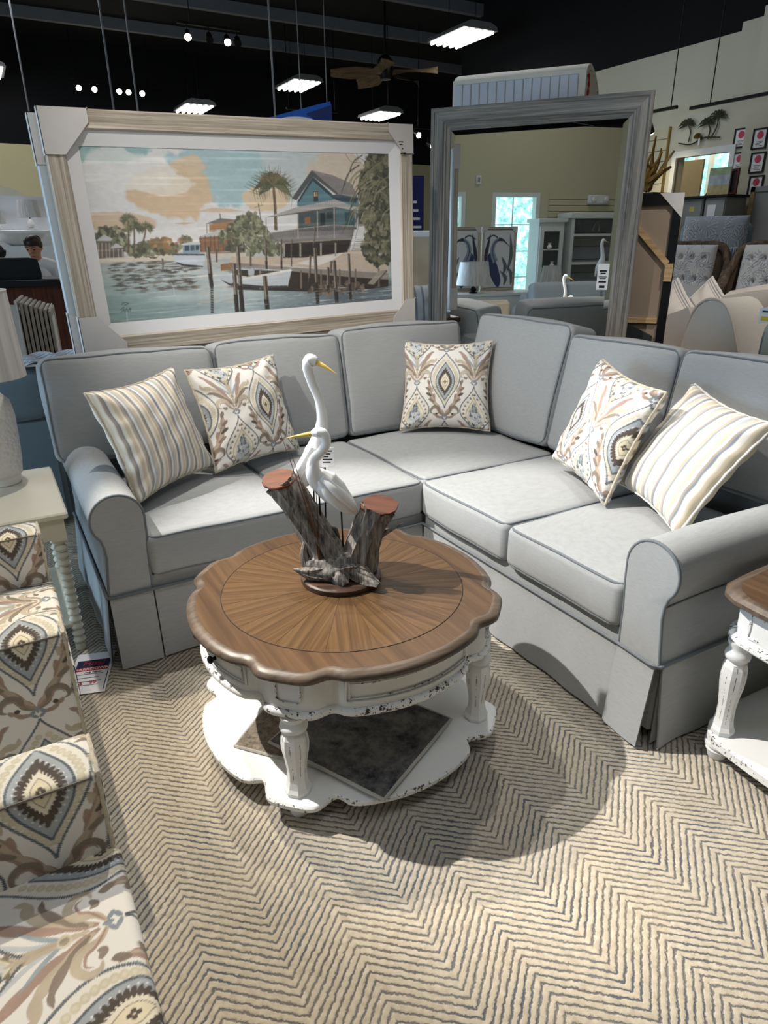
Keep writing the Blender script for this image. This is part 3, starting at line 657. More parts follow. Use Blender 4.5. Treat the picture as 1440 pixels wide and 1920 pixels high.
for sx in (-1, 1):
    for sy in (-1, 1):
        g = place('leg', lb, ct, (sx * LQ, sy * LQ, 0.078)); g.scale = (1.08, 1.08, 1.30); place('leg_collar', lt, g); place('foot', foot, ct, (sx * LQ, sy * LQ, 0))
ring_stack(MB(), [(0.012, .082), (0.004, .080)], 0.480, ear=.03, notch=.03).build('shelf', 'white_paint', ct, True, 50)
ring_stack(MB(), [(0.006, .0812), (0.0, .0775), (0.0, .066), (0.006, .061), (0.02, .059)], 0.480, ear=.03, notch=.03, cap_top=False).build('shelf_moulding', 'distressed_edge', ct, True, 50)
for t in (math.pi - 0.16, math.pi + .16):
    p_ = on_apron(t, .425, 0.004); d_ = (math.cos(t), math.sin(t))
    MB().lathe([(0.006, 0), (0.005, .008), (0.011, .013), (0.012, .018), (0.008, .023), (0.001, .025)], 14).xf(Tr(*p_) @ Vector((d_[0], d_[1], 0)).to_track_quat('Z', 'Y').to_matrix().to_4x4()).build('drawer_knob', 'black_metal', ct)
# rug samples lying on the shelf
def rug(name, label, pts, z, h, mat, edge):
    o = thing(name, label, 'rug', (0, 0, 0)); MB().prism(pts, lambda x, y: (x, y, z), lambda x, y: (x, y, z + h)).build('pile', mat, o, False)
    P3 = [(x, y, z + h * .5) for x, y in pts]; q = []
    for a, b in zip(P3, P3[1:] + P3[:1]): q += [tuple(np.array(a) + (np.array(b) - np.array(a)) * u) for u in np.linspace(0, 1, 8, endpoint=False)]
    MB().tube(q, h * .62, 6, closed=True).build('bound_edge', edge, o); return o
def rugmat(name, a, b, sc):
    t = NT(name); v = t.coord(); f = t.noise(v, sc, 8, .75); t.color(t.ramp(f, [(0.36, L4(a)), (0.62, L4(b))])); t.bump(t.noise(v, 500, 2), .8, .003); t.set(.95, 0, .1)
rugmat('charcoal_pile', (46, 48, 54), (122, 120, 118), 14); rugmat('taupe_pile', (92, 84, 76), (150, 138, 124), 60); plain('rug_binding', (176, 172, 166), .9)

rug('rug_sample', 'taupe woven rug sample under the dark sample on the table shelf', [(-1.165, -.746), (-.904, -1.049), (-.60, -.788), (-.862, -.485)], .0825, .008, 'taupe_pile', 'rug_binding')
rug('rug_sample', 'dark charcoal rug sample lying on top, its corner overhanging the table shelf', [(-1.071, -.795), (-.882, -1.172), (-.531, -.99), (-.72, -.613)], .0925, .009, 'charcoal_pile', 'rug_binding')

# ------------------------------------------------------------------ egret sculpture on the table
YAW = math.radians(29.5803)
sc = thing('egret_sculpture', 'carved pair of white egrets on a driftwood stump with round wood base', 'sculpture', (-0.735, -0.645, 0.5052), -YAW)
# local axes: x to the viewer's right, y away from the viewer, z up from the table top
MB().lathe([(0.128, 0), (0.130, 0.003), (0.130, 0.016), (0.126, 0.020), (0.12, 0.021)], 40).build('base_disc', 'disc_wood', sc)
def grooved(seed, k1=9, k2=17, amp=.12):
    rs = np.random.default_rng(seed); a, b, c = rs.random(3) * 6
    return lambda i, an: 1 + amp * (0.6 * math.sin(k1 * an + a + .12 * i) + 0.5 * math.sin(k2 * an + b - .2 * i) + .5 * math.sin(3 * an + c + .3 * i))
dw = MB()
Lp = bez([(-0.02, 0.0, 0.05), (-0.058, 0.0, 0.13), (-0.11, 0.005, 0.22), (-0.150, 0.01, 0.292), (-0.176, 0.01, 0.33)], 7); n_ = len(Lp)
dw.tube(Lp, np.interp(np.linspace(0, 1, n_), [0, .25, .6, 1], [.062, .050, .047, .050]), 40, caps=False, squash=grooved(1))
Rp = bez([(0.05, 0.0, 0.03), (0.066, 0.0, 0.10), (0.088, -0.005, 0.165), (0.108, -0.01, 0.215), (0.122, -0.01, 0.25)], 7); n2_ = len(Rp)
dw.tube(Rp, np.interp(np.linspace(0, 1, n2_), [0, .3, .7, 1], [.060, .052, .047, .052]), 40, caps=False, squash=grooved(2))
for (pts, rad, sd) in (([(-0.10, -.02, .05), (-0.03, -.03, .055), (0.03, -.02, .06), (0.08, 0, .045)], [.032, .05, .052, .035], 3), ([(-0.04, -.04, .045), (-0.09, -.05, .045), (-.145, -.055, .060)], [.036, .022, .003], 4),
        ([(0.04, -.03, .05), (.085, -.07, .03), (.122, -.10, .022)], [.042, .026, .010], 5), ([(0.0, -.04, .05), (.005, -.075, .035), (.02, -.095, .022)], [.04, .028, .012], 6), ([(-.10, -.02, .05), (-.115, -.02, .10), (-.098, -.01, .165)], [.020, .012, .003], 7),
        ([(.09, 0, .12), (.13, 0, .15), (.20, .01, .185)], [.02, .010, .002], 8), ([(0.0, .05, .04), (.03, .08, .03)], [.04, .02], 9), ([(-.05, .05, .05), (-.02, .03, .16), (.0, .03, .10)], [.03, .01, .003], 10)):
    q = bez(pts, 8); dw.tube(q, np.interp(np.linspace(0, 1, len(q)), np.linspace(0, 1, len(rad)), rad), 26, squash=grooved(sd, 7, 13, .14))
dw.v = [(x, y, max(z, 0.0205)) for x, y, z in dw.v]
drift = dw.build('driftwood', 'driftwood', sc, True, 70)
def cut(c, nrm, rx, ry, rot):
    m = MB(); K = 28; r_ = np.random.default_rng(4).random(K) * .1 + .95; V = [(rx * r_[k] * math.cos(2 * math.pi * k / K), ry * r_[k] * math.sin(2 * math.pi * k / K), 0) for k in range(K)]
    m.add(V + [(x * .96, y * .96, .003) for x, y, z in V] + [(x * .97, y * .97, -.006) for x, y, z in V], [tuple(range(K, 2 * K))] + [(k, (k + 1) % K, K + (k + 1) % K, K + k) for k in range(K)] + [(k, (k + 1) % K, 2 * K + (k + 1) % K, 2 * K + k) for k in range(K)])
    m.xf(Tr(*c) @ Vector(nrm).to_track_quat('Z', 'X').to_matrix().to_4x4() @ Rz(rot)); m.build('sawn_face', 'cut_wood', drift, True, 40)
cut(tuple(Lp[-1] + np.array([-.006, 0, .008])), (-.22, -.25, 1), .060, .050, 1.5); cut(tuple(Rp[-1] + np.array([.005, 0, .006])), (.15, -.30, 1), .060, .050, 1.5)
def egret(name, neck, nr, body, br, beak, eye, wing, rods):
    e = bez(neck, 8); b = bez(body, 8); m = MB().tube(e, np.interp(np.linspace(0, 1, len(e)), np.linspace(0, 1, len(nr)), nr), 16)
    m.tube(b, np.interp(np.linspace(0, 1, len(b)), np.linspace(0, 1, len(br)), br), 20); o = m.build('egret', 'egret_white', sc, True, 80); o['label'] = name
    q = bez(beak[0], 6); MB().tube(q, np.interp(np.linspace(0, 1, len(q)), np.linspace(0, 1, len(beak[1])), beak[1]), 10).build('bill', 'yellow_bill', o)
    for s in (-1, 1): MB().lathe([(.0005, -.0022), (.0032, -.001), (.0032, .001), (.0005, .0022)], 10).xf(Tr(*(np.array(eye) + np.array([0, s * .0105, 0]))) @ Rx(math.pi / 2)).build('eye', 'eye_grey', o)
    for s, pts in wing:
        q = bez(pts, 8); t = np.linspace(0, 1, len(q)); MB().tube(q, 0.030 * np.sin(np.pi * np.clip(t * .9 + .09, 0, 1)) ** .7 + .001, 16, squash=lambda i, an: .35 + .65 * abs(math.sin(an))).build('wing', 'egret_white', o)
    for a, c in rods: MB().cyl(a, c, .0026, None, 8).build('support_rod', 'black_metal', o)
egret('taller egret looking down to the right', [(-.075, .09, .36), (-.060, .09, .44), (-.047, .085, .50), (-.052, .08, .565), (-.072, .075, .62), (-.082, .07, .665), (-.072, .065, .688), (-.052, .06, .684)], [.030, .024, .017, .0145, .0135, .0155, .0205, .012],
      [(-.060, .09, .46), (-.070, .10, .40), (-.090, .11, .345), (-.118, .12, .295), (-.132, .125, .268)], [.016, .038, .042, .026, .004], ([(-.060, .062, .686), (-.030, .052, .672), (.006, .04, .652)], [.0085, .006, .001]), (-.062, .062, .693),
      [(-1, [(-.075, .07, .42), (-.10, .075, .36), (-.13, .09, .30), (-.145, .10, .265)])], [((-.085, .10, .33), (-.085, .08, .18)), ((-.045, .09, .36), (-.05, .06, .10))])
egret('smaller egret facing left', [(-.055, -.02, .335), (-.070, -.03, .372), (-.066, -.03, .410), (-.042, -.03, .436), (-.028, -.03, .462), (-.034, -.03, .488), (-.052, -.03, .494), (-.068, -.03, .490)], [.030, .024, .0165, .014, .0145, .0155, .0165, .009],
      [(-.060, -.02, .365), (-.040, -.015, .335), (-.010, -.01, .300), (.030, .0, .258), (.062, .005, .225)], [.022, .042, .042, .024, .003], ([(-.062, -.03, .491), (-.10, -.032, .486), (-.142, -.035, .480)], [.0085, .006, .001]), (-.056, -.03, .496),
      [(-1, [(-.048, -.045, .355), (-.012, -.048, .310), (.03, -.03, .262), (.056, -.02, .232)])], [((.008, -.01, .27), (.01, -.01, .10)), ((-.058, -.01, .31), (-.056, 0, .08))])
for a, b, c in (((-.062, -.05, .075), (-.085, -.05, .25), (-.13, -.05, .44)), ((-.062, -.05, .075), (-.062, -.045, .22), (-.064, -.04, .34)), ((-.06, -.045, .075), (-.095, -.04, .26), (-.165, -.02, .50)), ((-.062, -.05, .075), (-.07, -.05, .2), (-.105, -.05, .36))):
    q = bez([a, b, c], 8); MB().tube(q, np.linspace(.003, .0007, len(q)), 6).build('reed', 'reed_brown', sc)
tg = MB().box(-.019, .019, -.0008, .0008, -.062, 0).build('price_tag', 'paper', sc, False, loc=(-.032, .045, .425)); 
for k in range(5): MB().box(-.015, .015 - (k % 3) * .006, -.0016, -.0008, -.012 - k * .009, -.008 - k * .009).build('print_line', 'ink_black', tg, False)

# ------------------------------------------------------------------ end table, right (same family as the coffee table)
def end_table_white(label, x0, x1, y0, y1, ztop):
    cx, cy = (x0 + x1) / 2, (y0 + y1) / 2; o = thing('end_table', label, 'table', (cx, cy, 0)); hx, hy = (x1 - x0) / 2, (y1 - y0) / 2
    def outline(i, ch=.075):
        a, b = hx - i, hy - i; c = ch
        base = [(-a, -b + c), (-a + .3 * c, -b + .45 * c), (-a + .45 * c, -b + .3 * c), (-a + c, -b)]; pts = []
        for k in range(4):
            s = [(1, 1), (-1, 1), (-1, -1), (1, -1)][k]; q = [(x * s[0], y * s[1]) for x, y in base]
            pts += q if k % 2 == 0 else q[::-1]
        mid = []
        for (p, q) in zip(pts, pts[1:] + pts[:1]):
            mid.append(p); d = math.hypot(q[0] - p[0], q[1] - p[1])
            if d > .2:
                nx, ny = (q[1] - p[1]) / d, -(q[0] - p[0]) / d
                for u in np.linspace(0, 1, 13)[1:-1]: k = .014 * math.sin(math.pi * u); mid.append((p[0] + (q[0] - p[0]) * u + nx * k, p[1] + (q[1] - p[1]) * u + ny * k))
        return mid
    def rings(name, rg, mat, top=True, bot=True):
        V = []; n = 0
        for (i, z) in rg: q = outline(i); n = len(q); V += [(x, y, z) for x, y in q]
        F = [(a * n + k, a * n + (k + 1) % n, (a + 1) * n + (k + 1) % n, (a + 1) * n + k) for a in range(len(rg) - 1) for k in range(n)]
        if top: F.append(tuple(range(n)))
        if bot: F.append(tuple((len(rg) - 1) * n + k for k in range(n)))
        MB().add(V, F).build(name, mat, o, True, 35)
    z = ztop; rings('top_rim', [(.030, z - .002), (.022, z), (.01, z - .004), (0, z - .012), (0, z - .024), (.012, z - .034)], 'table_rim', False); rings('top_inlay', [(.029, z - .0018), (.029, z - .02)], 'table_border')
    rings('apron', [(.035, z - .034), (.035, z - .155)], 'distressed_white'); rings('apron_moulding', [(.03, z - .135), (.022, z - .142), (.022, z - .152), (.036, z - .165)], 'distressed_edge')
    for s in (-1, 1):
        for w0 in (-.8, .05):
            a, b = -hx * .72, hx * .72
        pts = [(-hx + .033 if s < 0 else hx - .033, y, zz) for y, zz in ((-hy * .62, z - .05), (hy * .62, z - .05), (hy * .62, z - .12), (-hy * .62, z - .12))]; MB().tube(sum([[tuple(np.array(p) + (np.array(q) - np.array(p)) * u) for u in (0, .33, .66)] for p, q in zip(pts, pts[1:] + pts[:1])], []), .004, 5, closed=True).build('drawer_panel', 'distressed_edge', o)
        pts = [(x, s * (hy - .033), zz) for x, zz in ((-hx * .62, z - .05), (hx * .62, z - .05), (hx * .62, z - .12), (-hx * .62, z - .12))]; MB().tube(sum([[tuple(np.array(p) + (np.array(q) - np.array(p)) * u) for u in (0, .33, .66)] for p, q in zip(pts, pts[1:] + pts[:1])], []), .004, 5, closed=True).build('drawer_panel', 'distressed_edge', o)
    k = (z - .165 - .095); pr = [(r, q * k / .206) for r, q in legp]; pt = [(r, q * k / .206) for r, q in ltop]; l1 = MB().lathe(pr, 8, rot=math.pi / 8).mesh('leg', 'distressed_leg', False); l2 = MB().lathe(pt, 24).mesh('leg_collar', 'distressed_white')
    for sx in (-1, 1):
        for sy in (-1, 1):
            q = (sx * (hx - .075), sy * (hy - .075)); g = place('leg', l1, o, (*q, .095)); place('leg_collar', l2, g); place('foot', foot, o, (*q, 0))
    rings('shelf', [(.03, .098), (.024, .096)], 'white_paint'); rings('shelf_moulding', [(.026, .0975), (.02, .094), (.02, .070), (.03, .062)], 'distressed_edge', False)
    return o
end_table_white('distressed white end table with wood top beside the right sofa arm', 0.085, 0.70, -1.99, -1.385, 0.59)
hk = thing('price_card', 'small purple and white card lying on the right end table', 'card', (0.27, -1.545, 0.5905), 0.5); MB().box(-.05, .05, -.035, .035, 0, .001).build('card', 'paper', hk, False)
plain('ink_purple', (110, 54, 130), .6); MB().box(-.05, .05, .012, .035, .001, .0016).build('printed_band', 'ink_purple', hk, False); MB().box(-.045, .03, -.028, .004, .001, .0016).build('printed_block', 'ink_navy', hk, False)

# ------------------------------------------------------------------ end table, left, with bobbin legs
et = thing('bobbin_leg_end_table', 'cream end table with turned bobbin legs beside the left sofa arm', 'table', (-1.755, 0.505, 0))
hx, hy, zt = .305, .325, .60
MB().box(-hx, hx, -hy, hy, zt - .026, zt, .006).build('top', 'cream_paint', et, True, 25)
MB().box(-hx + .02, hx - .02, -hy + .02, hy - .02, zt - .11, zt - .024, .003).build('apron', 'cream_paint', et, True, 25)
MB().box(-hx + .03, hx - .03, -hy + .03, hy - .03, .11, .13, .004).build('lower_shelf', 'cream_paint', et, True, 25)
prof = [(.016, 0), (.02, .004), (.02, .03)]; zz = .03
while zz < zt - .125:
    prof += [(.0125, zz), (.020, zz + .006), (.0245, zz + .0155), (.020, zz + .025)]; zz += .031
prof += [(.013, zz), (.022, zz + .004), (.022, zt - .05)]
bl = MB().lathe(prof, 18).mesh('bobbin_leg', 'cream_paint', True, 50)
for sx in (-1, 1):
    for sy in (-1, 1): place('bobbin_leg', bl, et, (sx * (hx - .045), sy * (hy - .045), 0)); MB().box(-.028, .028, -.028, .028, zt - .115, zt - .0265).build('leg_block', 'cream_paint', et, False, loc=(sx * (hx - .045), sy * (hy - .045), 0))
# lamp standing on it
lp = thing('table_lamp', 'white textured ceramic table lamp with grey-white drum shade at the left edge', 'lamp', (-1.642, 0.68, zt + .0005))
def hob():
    t = NT('hobnail_ceramic'); v = t.coord(scale=(1, 1, 1)); vo = t.n('ShaderNodeTexVoronoi'); vo.inputs['Scale'].default_value = 62; t.l(v, vo.inputs['Vector']); h = t.math('SUBTRACT', 1.0, vo.outputs['Distance']); t.color(L4((224, 219, 217))); t.bump(h, 1.0, .006); return t.set(.35, 0, .5)
hob(); plain('ceramic_white', (228, 224, 220), .3)
MB().lathe([(.066, 0), (.070, .004), (.072, .035), (.080, .042)], 36).build('lamp_foot', 'ceramic_white', lp)
MB().lathe([(.080, .042), (.088, .10), (.094, .20), (.096, .28), (.088, .34), (.05, .382), (.02, .39)], 40).build('lamp_body', 'hobnail_ceramic', lp)
MB().cyl((0, 0, .39), (0, 0, .50), .008).build('lamp_neck', 'brass', lp)
def shade_mat():
    t = NT('lamp_shade'); v = t.coord(scale=(40, 40, 1.5)); f = t.noise(v, 1, 3); t.color(t.ramp(f, [(.3, L4((188, 184, 182))), (.7, L4((222, 219, 218)))])); t.set(.6, 0, .4)
shade_mat()
sh = [(.118, .36), (.086, .63)]; S = MB(); K = 48
S.grid([[(r * math.cos(2 * math.pi * k / K), r * math.sin(2 * math.pi * k / K), z) for k in range(K)] for r, z in [(.168, .435), (.156, .76), (.153, .76), (.165, .435), (.168, .435)]], wrap=True); S.build('lamp_shade', 'lamp_shade', lp, True, 50)
MB().tube([(.155 * math.cos(a), .155 * math.sin(a), .76) for a in np.linspace(0, 6.283, 40, endpoint=False)], .003, 6, closed=True).build('shade_ring', 'ceramic_white', lp)

# ------------------------------------------------------------------ patterned chairs at the left edge
def damask_chair(label, y):
    """armchair facing +x: two square arms, seat between them"""
    o = thing('patterned_chair', label, 'chair', (-1.552, y, 0)); W = .74; r = .02; AW = .15; AH = .62
    xs = np.array(list(np.linspace(-W, -.24, 20, endpoint=False)) + list(np.linspace(-.24, -r, 120)))
    pr = [(AW, z) for z in np.linspace(.03, AH - .03, 12)] + [(AW - .03 + .03 * math.cos(a), AH - .03 + .03 * math.sin(a)) for a in np.linspace(.2, 1.5, 6)] + [(q, AH + .004 * math.sin(math.pi * q / AW)) for q in np.linspace(AW - .035, .012, 46)]
    i_top = len(pr); pr += [(.010 * (1 - math.sin(a)), AH - .010 * (1 - math.cos(a))) for a in np.linspace(.2, 1.57, 4)] + [(-.003 * math.sin(3 * (AH - z)), z) for z in np.linspace(AH - .014, .03, 240)]
    pr = np.array(pr); d = np.concatenate([[0], np.cumsum(np.linalg.norm(np.diff(pr, axis=0), axis=1))]); T = np.gradient(pr, axis=0); T /= np.linalg.norm(T, axis=1)[:, None] + 1e-9; N = np.stack([T[:, 1], -T[:, 0]], -1)
    i0 = i_top + 2; off = 0.205 - d[i0]; P = []; U = []
    for x in xs: P.append(np.stack([np.full(len(pr), x), pr[:, 0], pr[:, 1]], -1)); U.append(np.full(len(pr), x))
    for a in np.linspace(.15, math.pi / 2, 8):
        q = pr - N * r * (1 - math.cos(a)); P.append(np.stack([np.full(len(pr), -r + r * math.sin(a)), q[:, 0], q[:, 1]], -1)); U.append(np.full(len(pr), -r + r * a))
    P = np.array(P); U = np.array(U); V = np.broadcast_to(d, U.shape); inn = pr - N * r; k = len(inn); step = list(range(0, k, 4)) + [k - 1]
    for j, ya in enumerate((-.035, -.755)):
        am = colored('arm', P + np.array([0, ya, 0]), cloth_color(U + .100 + .1725, V + off), 'print_cloth', o)
        MB().add([(-.001, inn[i, 0] + ya, inn[i, 1]) for i in step], [tuple(range(len(step)))]).build('arm_front', 'cord_tan', am, False)
        MB().tube([(x, pr[i0, 0] + ya - .001, pr[i0, 1] + .001) for x in np.linspace(-W, -r, 40)], .0026, 6).build('seam_piping', 'taupe_cord', am)
        MB().tube([(-.006, inn[i, 0] + N[i, 0] * (r - .004) + ya, inn[i, 1] + N[i, 1] * (r - .004)) for i in range(0, k, 4)], .0042, 6, squash=lambda i, an: 1 + .2 * math.sin(an + i * 1.1)).build('edge_piping', 'cord_tan', am)
    ys = np.linspace(-.604, -.036, 250); xx = list(xs) ; X, Y = np.meshgrid(xx + [-r + r * math.sin(a) for a in np.linspace(.15, 1.57, 8)] + [0.0] * 14, ys, indexing='ij')
    zb = np.concatenate([np.zeros(len(xx)), -r * (1 - np.cos(np.linspace(.15, 1.57, 8))), -r - np.linspace(.01, .14, 14)])[:, None]; vv = np.concatenate([np.array(xx), -r + r * np.linspace(.15, 1.57, 8), np.linspace(.012, .15, 14) + .012])[:, None] + 0 * Y
    Z = .44 + .022 * np.clip(1 - ((Y + .32) / .285) ** 4, 0, 1) + zb
    st = colored('seat_cushion', np.stack([X + .006, Y, Z], -1), cloth_color(Y + .385 + .1725, vv + .205 + .03), 'print_cloth', o)
    MB().tube([(-.002, q, .44 - .012 + .02 * max(0, 1 - ((q + .32) / .285) ** 4)) for q in np.linspace(-.60, -.04, 40)], .004, 6).build('seat_piping', 'cord_tan', st)
    MB().box(-W, -.004, -.602, -.038, .03, .30, .006).build('base', 'cord_tan', o, True, 30); MB().box(-W - .16, -W + .0, -.755, .115, .03, .86, .04).build('backrest', 'cord_tan', o, True, 30)
    for sx in (-.08, -W + .05):
        for sy in (-.70, .06): MB().cyl((sx, sy, 0), (sx, sy, .04), .014, .02, 10).build('leg', 'disc_wood', o)
    return o
plain('taupe_cord', (120, 112, 104), .9)
pc = damask_chair('damask-print upholstered chair by the cream end table, farther one', 0.0)
pc2 = copy_tree(pc); pc2.location = (-1.552, -1.275, 0); pc2['label'] = 'damask-print upholstered chair in the near lower-left corner'
tg2 = thing('markdown_sign', 'plastic-sleeved markdown price sheet standing on the carpet by the bobbin-leg table', 'sign', (-1.487, 0.02, 0.004), -0.30)
MB().box(-.07, .07, -.135, .135, 0, .0012).build('sleeve', 'paper', tg2, False); MB().box(-.06, .06, .035, .085, .0012, .0018).build('navy_block', 'ink_navy', tg2, False)
MB().box(-.06, .06, .012, .034, .0012, .0018).build('red_block', 'ink_red', tg2, False)
text_mesh('lettering', 'Final', .044, 'ink_red', tg2, (0, .060, .0026), (0, 0, 0), shear=.2); text_mesh('lettering', 'MARKDOWN', .021, 'paper', tg2, (0, .023, .0026), (0, 0, 0))
for k in range(4): MB().box(-.05, .045 - .01 * (k % 2), -.012 - k * .024, -.009 - k * .024, .0012, .0018).build('print_line', 'ink_black', tg2, False)
for x in (-.062, .060): MB().box(x, x + .003, -.118, .01, .0012, .0018).build('border_line', 'ink_navy', tg2, False)
text_mesh('lettering', 'was now', .018, 'ink_black', tg2, (.005, .000, .0026), (0, 0, 0)); text_mesh('lettering', '$   99', .026, 'ink_red', tg2, (.0, -.07, .0026), (0, 0, 0))
# ------------------------------------------------------------------ framed painting behind the sofa
HMAT = None
def homography(src, dst):
    A = []
    for (x, y), (u, v) in zip(src, dst): A += [[x, y, 1, 0, 0, 0, -u * x, -u * y, -u], [0, 0, 0, x, y, 1, -v * x, -v * y, -v]]
    return np.linalg.svd(np.array(A))[2][-1].reshape(3, 3)
def harbour():
    """stilt house, boats and posts on a quiet inlet; sketch sheet coordinates are mapped to a 1.6 x 0.8 print"""
    Hm = homography([(145, 272), (727, 284), (735, 572), (195, 607)], [(0, 0), (1.6, 0), (1.6, .8), (0, .8)])
    def mp(pts, A=True):
        p = np.asarray(pts, float) / 4.645 + ((140, 260) if A else (430, 260)); q = np.c_[p, np.ones(len(p))] @ Hm.T; return q[:, :2] / q[:, 2:]
    A = lambda *p: mp(p, True); B = lambda *p: mp(p, False); P = Paint(1.6, .8, 800, (224, 225, 229)); h, w_ = P.h, P.w; r = np.random.default_rng(11)
    Y, X = np.mgrid[0:h, 0:w_] / 800.0
    def wash(cx, cy, sx, sy, col, seed, th=.5, soft=.08, al=.9, cells=6):
        d = 1 - ((X - cx) / sx) ** 2 - ((Y - cy) / sy) ** 2; f = d * .5 + smooth_noise(h, w_, cells, seed, 5, 2.2) - .5; m = np.clip((f - (th - .5)) / soft, 0, 1)[..., None] * al; P.a = P.a * (1 - m) + np.array(col, float) * m
    # sky
    for c in (((.75, .05, .32, .2), (168, 196, 206)), ((.10, .0, .25, .08), (150, 186, 190)), ((1.05, .1, .22, .16), (196, 206, 212))): wash(*c[0], c[1], int(c[0][0] * 100) + 3, .5, .10, .95)
    for c in (((.40, .20, .22, .12), (214, 188, 158)), ((.12, .33, .16, .05), (214, 190, 166)), ((.50, .08, .10, .05), (216, 194, 168)), ((.86, .24, .12, .06), (222, 200, 172)), ((1.3, .12, .2, .12), (214, 200, 184))): wash(*c[0], c[1], int(c[0][0] * 100) + 40, .5, .12, .9)
    for c in (((.20, .10, .22, .10), (229, 229, 231)), ((.35, .16, .16, .05), (232, 226, 218)), ((.5, .40, .5, .05), (234, 233, 234))): wash(*c[0], c[1], int(c[0][0] * 100) + 80, .55, .1, .8)
    P.poly(A((820, 735), (900, 725), (1000, 730), (900, 745)), (206, 184, 160)); P.poly(A((1000, 630), (1150, 600), (1320, 610), (1430, 632), (1200, 640)), (212, 186, 156), .8)
    # water
    wt = np.clip((Y - .475) / .32, 0, 1); wm = (Y > .475)[..., None]; n1 = smooth_noise(h, w_, 16, 21, 4, .35)[..., None]
    wat = np.array([206, 210, 214]) * (1 - wt[..., None]) + np.array([172, 192, 198]) * wt[..., None]; lw = np.clip(1 - X / .5, 0, 1)[..., None] * wt[..., None]; wat = wat * (1 - lw * .75) + np.array([132, 166, 162]) * lw * .75
    wat = wat + (n1 - .5) * 70; dk = np.clip((X - .75) / .5, 0, 1)[..., None] * np.clip((Y - .62) / .1, 0, 1)[..., None]; wat = wat * (1 - dk * .62) + np.array([66, 76, 88]) * dk * .62
    P.a = np.where(wm, wat, P.a)
    def streaks(x0, x1, y0, y1, n, cols, wl=(.02, .12), th=(.002, .006), al=.7):
        for k in range(n):
            x = r.uniform(x0, x1); y = r.uniform(y0, y1); L = r.uniform(*wl); t = r.uniform(*th); c = cols[r.integers(len(cols))]; P.poly([(x, y), (x + L * .5, y - t), (x + L, y), (x + L * .5, y + t)], c, al)
    streaks(.02, .42, .50, .66, 230, [(86, 82, 76), (110, 102, 94), (126, 118, 106), (70, 70, 72)], (.02, .09)); streaks(.40, .62, .50, .74, 60, [(214, 202, 186), (222, 214, 202)], al=.5); streaks(.0, 1.5, .56, .79, 90, [(232, 236, 240), (216, 224, 230), (190, 208, 212)], (.03, .2), (.001, .004), .75); streaks(.58, .78, .55, .68, 50, [(80, 90, 100), (110, 120, 130)], al=.8)
    # far shore
    def bush(cx, cy, rx, ry, n, cols, B_=False, s=(6, 26), al=.8):
        for k in range(n):
            a = r.uniform(0, 6.28); q = math.sqrt(r.uniform(0, 1)); x = cx + rx * q * math.cos(a); y = cy + ry * q * math.sin(a); e = r.uniform(*s); t = r.uniform(0, 3.1)
            u = mp([(x, y)], not B_)[0]; f = 1 / 1150.; c = np.array(cols[r.integers(len(cols))]) + r.uniform(-8, 8); P.ell(u[0], u[1], e * f, e * f * .6, c, t, al, 9)
    G = [(112, 116, 96), (136, 140, 116), (96, 98, 84), (158, 160, 136), (84, 84, 74)]; GO = [(168, 132, 100), (150, 120, 92), (130, 124, 98), (190, 156, 120)]
    P.poly(A((165, 1030), (800, 1005), (1080, 1000), (1080, 1045), (700, 1060), (180, 1075)), (226, 217, 204))
    bush(290, 880, 150, 120, 170, G); bush(540, 960, 150, 55, 90, G); bush(760, 950, 120, 45, 70, GO + G); bush(660, 905, 45, 30, 24, GO); bush(750, 890, 40, 35, 24, GO); bush(910, 890, 45, 32, 30, GO + G)
    def palm(cx, cy, L, base, n, cols, B_=False, tw=10):
        b = mp([base, ((base[0] + cx) / 2 + 4, (base[1] + cy) / 2), (cx, cy)], not B_); P.line(bez(b, 6), np.linspace(tw * 1.3, tw, 13) / 1300., (112, 96, 82))
        for k in range(n):
            a = math.radians(-200 + 220 * k / (n - 1)) + r.uniform(-.1, .1); l = L * r.uniform(.8, 1.1); tip = (cx + l * math.cos(a), cy + l * math.sin(a) * .75 + l * .35); mid = (cx + l * .55 * math.cos(a), cy + l * .6 * math.sin(a)); q = bez(mp([(cx, cy), mid, tip], not B_), 8); c = np.array(cols[r.integers(len(cols))]) + r.uniform(-10, 10)
            P.line(q, np.interp(np.linspace(0, 1, len(q)), [0, .4, 1], [.006, L / 5200., .001]), c)
            for j in range(3, len(q), 2):
                for s in (-1, 1): d = q[j] - q[j - 1]; nrm = np.array([-d[1], d[0]]) / (np.linalg.norm(d) + 1e-9); e = q[j] + (d / np.linalg.norm(d) * .6 + nrm * s) * L / 3800.; P.line([q[j], (q[j] + e) / 2, e], [.0026, .002, .0006], c)
    PG = [(92, 98, 80), (118, 120, 96), (142, 138, 112), (80, 84, 72)]; palm(428, 700, 60, (425, 990), 11, PG, tw=9); palm(478, 765, 66, (470, 990), 12, PG, tw=9); palm(580, 770, 56, (525, 985), 10, PG, tw=8)
    def house(walls):
        for pts, c, f in walls: P.poly(f(*pts), c)
    house([(((165, 890), (280, 880), (280, 1030), (170, 1035)), (120, 110, 104), A), (((155, 880), (225, 825), (290, 862), (280, 885)), (198, 200, 206), A), (((275, 945), (320, 905), (385, 940), (385, 1025), (275, 1030)), (108, 100, 96), A), (((268, 950), (322, 902), (390, 940)), (206, 206, 210), A)])
    for x in (175, 205, 240, 268, 300, 340, 375): P.line(A((x, 900 if x < 280 else 950), (x, 1030)), .0035, (196, 190, 182))
